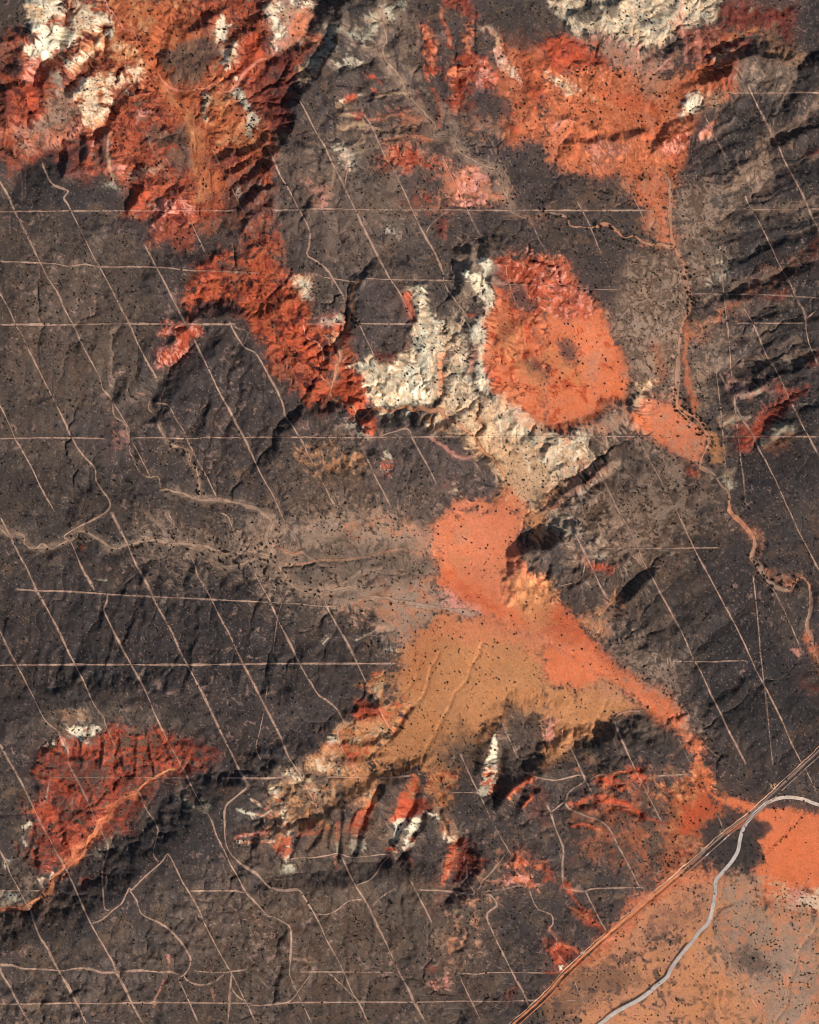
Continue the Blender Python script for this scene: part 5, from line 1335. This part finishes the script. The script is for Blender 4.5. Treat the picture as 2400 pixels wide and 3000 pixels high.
# wind and rain carry every soil some way over its neighbours
hal = 1 - .65 * np.clip(flat, 0, 1) * sand
for ch in range(3):
    lo = blur(alb[::4, ::4, ch], 14)
    up4 = cubic_up(lo, (GX[0], STEP * 4), (GY[0], STEP * 4), GX, GY)
    alb[..., ch] += .18 * hal * np.clip(1 + .8 * FN, 0, 1.6) * (up4 - alb[..., ch])
big = fbm(XX, YY, 420, 3, 853, .55)
alb *= (1 + .14 * big)[..., None]
rg = np.random.RandomState(31)
grain = rg.randn(NY, NX).astype(np.float32)
alb *= np.clip(1 + (.07 + .03 * bad) * grain + .06 * HF, .4, 1.8)[..., None]
fleck = (rg.rand(NY, NX) < .022) * np.clip(grav + .2, 0, 1) * (1 - flat)
alb += (.38 * fleck)[..., None] * (lin((176, 142, 122)).astype(np.float32) - alb)
alb = np.clip(alb, .008, .85)
soil_map = alb

def P2(x, y): return x - 1200.0, 1500.0 - y
def zat(x, y):
    """ground height at survey coordinates"""
    u = np.clip((np.asarray(x, float) - GX[0]) / STEP, 0, NX - 1.001); v = np.clip((np.asarray(y, float) - GY[0]) / STEP, 0, NY - 1.001)
    i = u.astype(int); j = v.astype(int); fu = u - i; fv = v - j
    return (z[j, i] * (1 - fu) + z[j, i + 1] * fu) * (1 - fv) + (z[j + 1, i] * (1 - fu) + z[j + 1, i + 1] * fu) * fv
def cat(a, x, y):
    i = np.clip(((np.asarray(x) - GX[0]) / STEP).astype(int), 0, NX - 1); j = np.clip(((np.asarray(y) - GY[0]) / STEP).astype(int), 0, NY - 1)
    return a[j, i]

def mesh_from(name, co, quads, attrs=None, smooth=True, n=4):
    me = bpy.data.meshes.new(name)
    me.vertices.add(len(co)); me.vertices.foreach_set('co', np.ascontiguousarray(co, np.float32).ravel())
    q = np.ascontiguousarray(quads, np.int32)
    me.loops.add(q.size); me.loops.foreach_set('vertex_index', q.ravel())
    me.polygons.add(len(q)); me.polygons.foreach_set('loop_start', np.arange(0, q.size, n, dtype=np.int32))
    me.polygons.foreach_set('loop_total', np.full(len(q), n, np.int32))
    me.polygons.foreach_set('use_smooth', np.full(len(q), smooth))
    for k, a in (attrs or {}).items():
        if a.ndim == 2:
            c = me.attributes.new(k, 'FLOAT_COLOR', 'POINT')
            c.data.foreach_set('color', np.concatenate([a, np.ones((len(a), 1))], 1).astype(np.float32).ravel())
        else:
            c = me.attributes.new(k, 'FLOAT', 'POINT'); c.data.foreach_set('value', a.astype(np.float32).ravel())
    me.update(); me.validate()
    return me
def link(name, me, mat=None, parent=None, **props):
    o = bpy.data.objects.new(name, me); COL.objects.link(o)
    if mat: me.materials.clear(); me.materials.append(mat)
    if parent: o.parent = parent
    for k, v in props.items():
        if v: o[k] = v
    return o

class NT:
    def __init__(s, name):
        s.m = bpy.data.materials.new(name); s.m.use_nodes = True; s.t = s.m.node_tree; s.t.nodes.clear()
    def n(s, typ, **kw):
        nd = s.t.nodes.new('ShaderNode' + typ)
        for k, v in kw.items():
            if k in nd.inputs: nd.inputs[k].default_value = v
            else: setattr(nd, k, v)
        return nd
    def l(s, a, b): s.t.links.new(a, b)
    def math(s, op, a, b):
        nd = s.n('Math', operation=op)
        for k, v in enumerate((a, b)):
            if isinstance(v, (int, float)): nd.inputs[k].default_value = v
            else: s.l(v, nd.inputs[k])
        return nd.outputs[0]
    def ramp(s, f, lo, hi):
        nd = s.n('MapRange', interpolation_type='SMOOTHSTEP'); nd.inputs['From Min'].default_value = lo; nd.inputs['From Max'].default_value = hi
        s.l(f, nd.inputs['Value']); return nd.outputs[0]
    def mixc(s, f, a, b, mode='MIX'):
        nd = s.n('Mix', data_type='RGBA', blend_type=mode)
        for sock, v in ((nd.inputs[0], f), (nd.inputs[6], a), (nd.inputs[7], b)):
            if isinstance(v, (int, float, tuple)): sock.default_value = v
            else: s.l(v, sock)
        return nd.outputs[2]

def ground_material():
    k = NT('desert_soil')
    at = k.n('Attribute', attribute_name='soil'); gv = k.n('Attribute', attribute_name='gravel')
    geo = k.n('NewGeometry')
    n1 = k.n('TexNoise', Scale=.30, Detail=2.0, Roughness=.7); k.l(geo.outputs['Position'], n1.inputs['Vector'])
    n2 = k.n('TexNoise', Scale=.5, Detail=2.0, Roughness=.6); k.l(geo.outputs['Position'], n2.inputs['Vector'])
    f = k.math('ADD', k.math('MULTIPLY', n1.outputs[0], .6), k.math('MULTIPLY', n2.outputs[0], .9))
    f = k.math('ADD', f, .25)
    gr = k.n('CombineColor')
    for i in range(3): k.l(f, gr.inputs[i])
    c = k.mixc(1.0, at.outputs['Color'], gr.outputs[0], 'MULTIPLY')
    # pale stones / cleared anthill rings scattered over the gravel
    vo = k.n('TexVoronoi', Scale=.075); k.l(geo.outputs['Position'], vo.inputs['Vector'])
    spot = k.math('SUBTRACT', 1.0, k.ramp(vo.outputs['Distance'], .10, .24))
    sel = k.n('SeparateColor'); k.l(vo.outputs['Color'], sel.inputs[0])
    spot = k.math('MULTIPLY', k.math('MULTIPLY', spot, k.ramp(sel.outputs[0], .62, .9)), gv.outputs['Fac'])
    c = k.mixc(k.math('MULTIPLY', spot, .42), c, (.30, .22, .17, 1))
    b = k.n('BsdfPrincipled', Roughness=.95); b.inputs['Specular IOR Level'].default_value = .1
    k.l(c, b.inputs['Base Color'])
    bp = k.n('Bump', Strength=.55, Distance=1.0); k.l(n2.outputs[0], bp.inputs['Height']); k.l(bp.outputs[0], b.inputs['Normal'])
    o = k.n('OutputMaterial'); k.l(b.outputs[0], o.inputs[0])
    return k.m

# one sheet: the surveyed block plus an apron that runs out to the horizon
pad = np.array([30000., 12000., 5000., 2200., 900., 300.])
ax = np.concatenate([GX[0] - pad, GX, GX[-1] + pad[::-1]]); ay = np.concatenate([GY[0] - pad, GY, GY[-1] + pad[::-1]])
ii = np.clip(np.arange(len(ax)) - 6, 0, NX - 1); jj = np.clip(np.arange(len(ay)) - 6, 0, NY - 1)
AX, AY = np.meshgrid(ax, ay)
AZ = z[jj][:, ii]
co = np.stack([AX - 1200, 1500 - AY, AZ], -1).reshape(-1, 3)
nx, ny = len(ax), len(ay)
base = (np.arange(ny - 1)[:, None] * nx + np.arange(nx - 1)[None, :]).ravel()
quads = np.stack([base, base + nx, base + nx + 1, base + 1], 1)
ground = link('ground', mesh_from('ground', co, quads, {
    'soil': soil_map[jj][:, ii].reshape(-1, 3), 'gravel': (grav + .35 * sand)[jj][:, ii].ravel()}), ground_material(),
    label='eroded red, cream and dark gravel desert ground under everything', kind='structure')

# ------------------------------------------------------------------ tracks, roads and creek beds: ribbons laid on the ground
def ribbon_material():
    k = NT('worn_dirt')
    col = k.n('Attribute', attribute_name='tint'); cov = k.n('Attribute', attribute_name='cover')
    geo = k.n('NewGeometry')
    n1 = k.n('TexNoise', Scale=.05, Detail=4.0, Roughness=.7); k.l(geo.outputs['Position'], n1.inputs['Vector'])
    n2 = k.n('TexNoise', Scale=.35, Detail=2.0, Roughness=.6); k.l(geo.outputs['Position'], n2.inputs['Vector'])
    br = k.math('ADD', k.math('MULTIPLY', n1.outputs[0], .9), k.math('MULTIPLY', n2.outputs[0], .5))
    br = k.math('ADD', br, .3)
    gr = k.n('CombineColor')
    for i in range(3): k.l(br, gr.inputs[i])
    c = k.mixc(1.0, col.outputs['Color'], gr.outputs[0], 'MULTIPLY')
    nn = k.math('ADD', k.math('MULTIPLY', n1.outputs[0], 1.1), k.math('MULTIPLY', n2.outputs[0], .7))
    a = k.ramp(k.math('ADD', cov.outputs['Fac'], nn), 0.6, 1.7)
    b = k.n('BsdfPrincipled', Roughness=.95); b.inputs['Specular IOR Level'].default_value = .1
    k.l(c, b.inputs['Base Color'])
    tr = k.n('BsdfTransparent'); mx = k.n('MixShader')
    k.l(a, mx.inputs[0]); k.l(tr.outputs[0], mx.inputs[1]); k.l(b.outputs[0], mx.inputs[2])
    o = k.n('OutputMaterial'); k.l(mx.outputs[0], o.inputs[0])
    return k.m
RIB = ribbon_material()
rs = np.random.RandomState(3)
def path_pts(txt):
    t = 0; out = []
    for tok in txt.split():
        if ':' in tok: t, tok = tok.split(':'); t = int(t)
        out.append(tpt(t, *map(float, tok.split(','))))
    return np.array(out)
def resample(P, ds):
    d = np.r_[0, np.cumsum(np.hypot(*np.diff(P, axis=0).T))]
    n = max(3, int(d[-1] / ds)); s = np.linspace(0, d[-1], n)
    return np.stack([np.interp(s, d, P[:, 0]), np.interp(s, d, P[:, 1])], 1), s
def wob(s, L, seed):
    g = np.random.RandomState(seed).randn(int(s[-1] / L) + 4); return np.interp(s / L, np.arange(len(g)), g)
LIFT = [0]
def ribbon(name, P, width, strength, tintfn, label, offset=0.0, jitter=.7, fade=True, prof=(0, .75, 1, .75, 0), wvar=.22):
    P, s = resample(smooth_line(P, 6), 4.0)
    T = np.gradient(P, axis=0); T /= np.hypot(*T.T)[:, None] + 1e-9; N = np.stack([-T[:, 1], T[:, 0]], 1)
    sd = rs.randint(1 << 30)
    P = P + N * (offset + jitter * wob(s, 22, sd) + .5 * jitter * wob(s, 7, sd + 1))[:, None]
    wd = width * (1 + wvar * wob(s, 45, sd + 2)).clip(.45, 1.8)
    st = strength * (1 + .22 * wob(s, 60, sd + 3)).clip(.35, 1.15)
    if fade: st = st * np.clip(np.minimum(s, s[-1] - s) / 22 + .25, 0, 1)
    m = len(prof); offs = np.linspace(-.5, .5, m)
    LIFT[0] = (LIFT[0] + 1) % 40
    XY = P[:, None, :] + N[:, None, :] * (wd[:, None] * offs[None, :])[..., None]
    Z = zat(XY[..., 0], XY[..., 1]) + .45 + .012 * LIFT[0]
    co = np.stack([XY[..., 0] - 1200, 1500 - XY[..., 1], Z], -1).reshape(-1, 3)
    n = len(P)
    b = (np.arange(n - 1)[:, None] * m + np.arange(m - 1)[None, :]).ravel()
    q = np.stack([b, b + m, b + m + 1, b + 1], 1)
    tint = tintfn(P[:, 0], P[:, 1], s)
    tint = np.repeat(tint[:, None, :], m, 1).reshape(-1, 3)
    cover = (st[:, None] * np.array(prof)[None, :]).ravel()
    return link(name, mesh_from(name, co, q, {'tint': tint, 'cover': cover}), RIB, label=label, kind='structure')
def local(x, y):
    a = 0
    for dx, dy in ((0, 0), (14, 0), (-14, 0), (0, 14), (0, -14), (9, 9), (-9, -9)): a = a + cat(soil_map, x + dx, y + dy)
    return a / 7
TAN = lin((152, 121, 102))
def track_tint(x, y, s):
    L = local(x, y); sat = np.clip((L[:, 0] - L[:, 2]) / (L[:, 0] + .02) * 1.6 - .75, 0, 1)[:, None]
    br = np.clip(L * 1.45, 0, .75)
    lum = np.clip(L.mean(1, keepdims=True) * 1.3, 0, 1)
    c = br * sat + (1 - sat) * np.maximum(TAN[None, :], L * 1.15)
    return c * (1 + .10 * wob(s, 50, 7))[:, None]
for ln in TRACKS.strip().splitlines():
    lab, wd, st, pts = ln.split('|')
    ribbon('dirt_track', path_pts(pts), float(wd) * 1.35, max(.58, float(st)) * .74, track_tint, lab, jitter=.25, wvar=.3)
def soil_tint(code):
    cs = [PAL[KEYS.index(c)] for c in code.split()]
    def fn(x, y, s):
        f = np.clip(.5 + .5 * wob(s, 80, 11), 0, 1)[:, None]
        c = cs[0] * (1 - f) + cs[-1] * f
        return .75 * c * 1.05 + .25 * local(x, y)
    return fn
for ln in WASHES.strip().splitlines():
    lab, wd, code, pts = ln.split('|'); cc = code.split(); wd = float(wd)
    ribbon('dry_creek', path_pts(pts), wd * 1.3, float(cc[-1]), soil_tint(' '.join(cc[:-1])), lab, jitter=1.6, wvar=.4)

def road_tint(x, y, s):
    f = np.clip((y - 2330) / 60, 0, 1)[:, None]
    return (1 - f) * lin((196, 168, 146)) + f * lin((176, 161, 149)) * (1 + .06 * wob(s, 40, 5))[:, None]
hw = path_pts('12:300,1660 360,1617 450,1550 600,1470 700,1390 770,1330 800,1270 850,1200 920,1120 970,1050 1030,990 1055,910 1075,800 1080,720 1120,670 1180,600 1220,530 1235,450 1260,380 1320,300 1390,235 1470,200 1550,190 1640,205 1725,238 1900,290')
ribbon('gravel_road', hw, 10.5, 3.0, road_tint, 'grey gravel road curving from the bottom edge to the right edge', jitter=.25, fade=False, prof=(.15, .8, 1, 1, 1, .8, .15), wvar=.05)
ribbon('road_shoulder', hw[:9], 7.0, .55, lambda x, y, s: np.repeat(lin((70, 60, 56))[None], len(x), 0), 'dark gravel shoulder beside the lower grey road', offset=-9.0, jitter=.8)
st = path_pts('9:1900,1360 1725,1530 1630,1617 12:1330,280 1140,430 890,650 450,1020 300,1150 120,1320 0,1450 11:1540,1617 1440,1700')
def straight_tint(x, y, s):
    f = sstep(-40, 60, y - 2545)[:, None]
    return (1 - f) * lin((118, 98, 86)) + f * lin((192, 120, 80))
ribbon('service_road', st, 6.5, 1.4, straight_tint, 'long straight dirt road cutting across the lower right corner', offset=4.5, jitter=.3, fade=False, prof=(0, .9, 1, 1, .9, 0), wvar=.12)
def rail_tint(x, y, s):
    f = sstep(-40, 60, y - 2545)[:, None]
    return (1 - f) * lin((132, 112, 100)) + f * lin((186, 112, 74))
ribbon('service_road', st, 3.5, .8, rail_tint, 'narrower second lane running beside the long straight dirt road', offset=-8.0, jitter=.3, fade=False, wvar=.2)
ribbon('road_verge', st, 3, .5, lambda x, y, s: np.repeat(lin((222, 168, 134))[None], len(x), 0), 'pale scraped verge on the upper side of the straight dirt road', offset=11.5, jitter=1.2, fade=False, wvar=.5)
ribbon('ditch', st, 1.8, 1.0, lambda x, y, s: np.repeat(lin((74, 48, 38))[None], len(x), 0), 'thin dark ditch between the two lanes of the straight road', offset=-3.2, jitter=.2, fade=False, prof=(.3, 1, .3), wvar=.2)

# ------------------------------------------------------------------ slabs beside the straight road
def plain(name, rgb, var=.25, sc=.6):
    k = NT(name); geo = k.n('NewGeometry')
    n1 = k.n('TexNoise', Scale=sc, Detail=4.0); k.l(geo.outputs['Position'], n1.inputs['Vector'])
    c = k.mixc(n1.outputs[0], tuple(v * (1 - var) for v in rgb) + (1,), tuple(min(1, v * (1 + var)) for v in rgb) + (1,))
    b = k.n('BsdfPrincipled', Roughness=.9); k.l(c, b.inputs['Base Color']); b.inputs['Specular IOR Level'].default_value = .15
    o = k.n('OutputMaterial'); k.l(b.outputs[0], o.inputs[0]); return k.m
def box(L, Wd, H, bev):
    import bmesh
    bm = bmesh.new(); bmesh.ops.create_cube(bm, size=1)
    bmesh.ops.scale(bm, vec=(L, Wd, H), verts=bm.verts); bmesh.ops.translate(bm, vec=(0, 0, H / 2), verts=bm.verts)
    bmesh.ops.bevel(bm, geom=bm.edges[:], offset=bev, segments=2, affect='EDGES')
    me = bpy.data.meshes.new('slab'); bm.to_mesh(me); bm.free(); return me
CONC = plain('weathered_concrete', (.72, .66, .60))
for (x, y, L, lab) in ((2138, 2451, 6, 'short white slab beside the straight road, uppermost of three'), (2128, 2460.5, 9, 'middle white slab beside the straight road, longest of three'),
                       (2076, 2507, 8, 'lowest white slab beside the straight road, alone to the left')):
    e = bpy.data.objects.new('culvert_slab', None); COL.objects.link(e); e.location = (x - 1200, 1500 - y, float(zat(x, y)) + .3)
    e.rotation_euler = (0, 0, math.radians(41)); e['label'] = lab; e['category'] = 'slab'; e['group'] = 'white slabs along the straight road'
    link('deck', box(L, 2.4, .9, .08), CONC, e)
    for sx in (-1, 1):
        h = link('headwall', box(.5, 2.9, 1.5, .06), CONC, e); h.location = (sx * (L / 2 + .3), 0, 0)

# ------------------------------------------------------------------ trees and bushes one can point at
def leaf_mat():
    k = NT('dark_foliage'); oi = k.n('ObjectInfo'); geo = k.n('NewGeometry')
    n1 = k.n('TexNoise', Scale=.8, Detail=2.0); k.l(geo.outputs['Position'], n1.inputs['Vector'])
    c = k.mixc(n1.outputs[0], (.007, .007, .006, 1), (.020, .020, .014, 1))
    b = k.n('BsdfPrincipled', Roughness=.8); k.l(c, b.inputs['Base Color']); b.inputs['Specular IOR Level'].default_value = .1
    o = k.n('OutputMaterial'); k.l(b.outputs[0], o.inputs[0]); return k.m
LEAF = leaf_mat(); BARK = plain('bark', (.11, .085, .065))
def crown_mesh(seed, n=170):
    r = np.random.RandomState(seed); co = []; q = []
    cl = r.randn(9, 3) * .45; cl[:, 2] = np.abs(cl[:, 2]) * .7 + .55
    for i in range(n):
        c = cl[r.randint(9)] + r.randn(3) * .24; c[2] = max(c[2], .12)
        u = r.randn(3); u /= np.linalg.norm(u); v = np.cross(u, r.randn(3)); v /= np.linalg.norm(v); a = .16 + .12 * r.rand()
        k = len(co); co += [c - a * u, c - a * .6 * v, c + a * u, c + a * .6 * v]; q.append([k, k + 1, k + 2, k + 3])
    return mesh_from('crown', np.array(co), np.array(q), smooth=False)
def trunk_mesh(seed):
    r = np.random.RandomState(seed); co = []; q = []
    def limb(a, b, ra, rb):
        k = len(co); a = np.array(a); b = np.array(b)
        for p, rr in ((a, ra), ((a + b) / 2 + r.randn(3) * .03, (ra + rb) / 2), (b, rb)):
            for t in range(6): co.append(p + rr * np.array([math.cos(t * 1.0472), math.sin(t * 1.0472), 0]))
        for s_ in range(2):
            for t in range(6): q.append([k + s_ * 6 + t, k + s_ * 6 + (t + 1) % 6, k + s_ * 6 + 6 + (t + 1) % 6, k + s_ * 6 + 6 + t])
    limb((0, 0, -.15), (0, 0, .45), .10, .07)
    for t in range(4):
        a = t * 1.57 + r.rand(); limb((0, 0, .4), (.5 * math.cos(a), .5 * math.sin(a), .85 + .3 * r.rand()), .06, .02)
    return mesh_from('trunk', np.array(co), np.array(q))
protos = []
for k in range(4):
    c = crown_mesh(50 + k); c.materials.append(LEAF); t = trunk_mesh(70 + k); t.materials.append(BARK); protos.append((c, t))
tr = np.random.RandomState(21)
taken = []
for ln in TREES.strip().splitlines():
    lab, grp, n, spread, rr, pts = ln.split('|'); n = int(n); spread = float(spread); r0, r1 = map(float, rr.split())
    P = path_pts(pts)
    if len(P) > 1: P, _ = resample(P, 3.0)
    for k in range(n):
        for _ in range(40):
            c = P[tr.randint(len(P))] + tr.randn(2) * spread * .45; r = r0 + (r1 - r0) * tr.rand() ** 1.6
            if n == 1 or all(math.hypot(c[0] - a, c[1] - b) > .8 * (r + q) for a, b, q in taken): break
        taken.append((c[0], c[1], r))
        wood = n == 8 or n == 1
        e = bpy.data.objects.new('tree' if 'tree' in lab else 'bush', None); COL.objects.link(e)
        e.location = (c[0] - 1200, 1500 - c[1], float(zat(*c))); e.rotation_euler = (0, 0, tr.rand() * 6.28)
        e.scale = (r, r, r * (.85 + .3 * tr.rand()))
        e['label'] = lab; e['category'] = 'tree' if 'tree' in lab else 'bush'
        if grp: e['group'] = grp
        cm, tm = protos[tr.randint(4)]
        for nm, m in (('crown', cm), ('trunk', tm)):
            o = bpy.data.objects.new(nm, m); COL.objects.link(o); o.parent = e

# ------------------------------------------------------------------ the countless low shrubs
DENS = {'g': .34, 'k': .30, 'o': .55, 't': .75, 'c': .30, 's': .04, 'd': .28, 'r': .30, 'm': .25, 'p': .35, 'w': .85, 'v': .95, 'u': .55, 'b': .75, 'l': .55, 'a': .12, 'n': .6, 'y': .7}
dens = W @ np.array([DENS[k] for k in KEYS], np.float32)
dens = dens * np.clip(.75 + .9 * fbm(XX + 20 * WX, YY + 20 * WY, 60, 3, 1201, .6) + .6 * fbm(XX, YY, 18, 2, 1211), .08, 2.2)
dens *= np.clip(1.15 - 1.2 * steep, .25, 1)
rs2 = np.random.RandomState(77)
NTRY = 300000
sx = rs2.uniform(-60, 2460, NTRY); sy = rs2.uniform(-60, 3060, NTRY)
keep = rs2.rand(NTRY) < cat(dens, sx, sy)  * .75
sx, sy = sx[keep], sy[keep]; n = len(sx)
sr = .95 + 2.4 * rs2.rand(n) ** 4.5 + .55 * (cat(W[..., KEYS.index('w')] + W[..., KEYS.index('v')] + .6 * W[..., KEYS.index('b')] - .5 * W[..., KEYS.index('t')] - .5 * W[..., KEYS.index('l')] - .4 * W[..., KEYS.index('c')], sx, sy))
ang = rs2.rand(n, 1) * 6.28 + np.arange(5)[None, :] * 1.2566
rad = sr[:, None] * rs2.uniform(.7, 1.2, (n, 5))
rx = sx[:, None] + rad * np.cos(ang); ry = sy[:, None] + rad * np.sin(ang)
z0 = zat(sx, sy)
ring = np.stack([rx - 1200, 1500 - ry, z0[:, None] + sr[:, None] * rs2.uniform(.1, .5, (n, 5))], -1)
top = np.stack([sx - 1200, 1500 - sy, z0 + sr * rs2.uniform(.8, 1.3, n)], -1)[:, None, :]
low = np.stack([sx - 1200, 1500 - sy, z0 - .6], -1)[:, None, :]
co = np.concatenate([top, ring, low], 1).reshape(-1, 3)
b = np.arange(n)[:, None] * 7
tri = np.concatenate([np.stack([b[:, 0], b[:, 0] + 1 + (t + 1) % 5, b[:, 0] + 1 + t], 1) for t in range(5)] +
                     [np.stack([b[:, 0] + 6, b[:, 0] + 1 + t, b[:, 0] + 1 + (t + 1) % 5], 1) for t in range(5)])
link('shrubs', mesh_from('shrubs', co, tri, smooth=False, n=3), LEAF, label='countless low dark desert shrubs dotted over the ground', kind='stuff')
print('shrubs', n, 'z', z.min(), z.max())
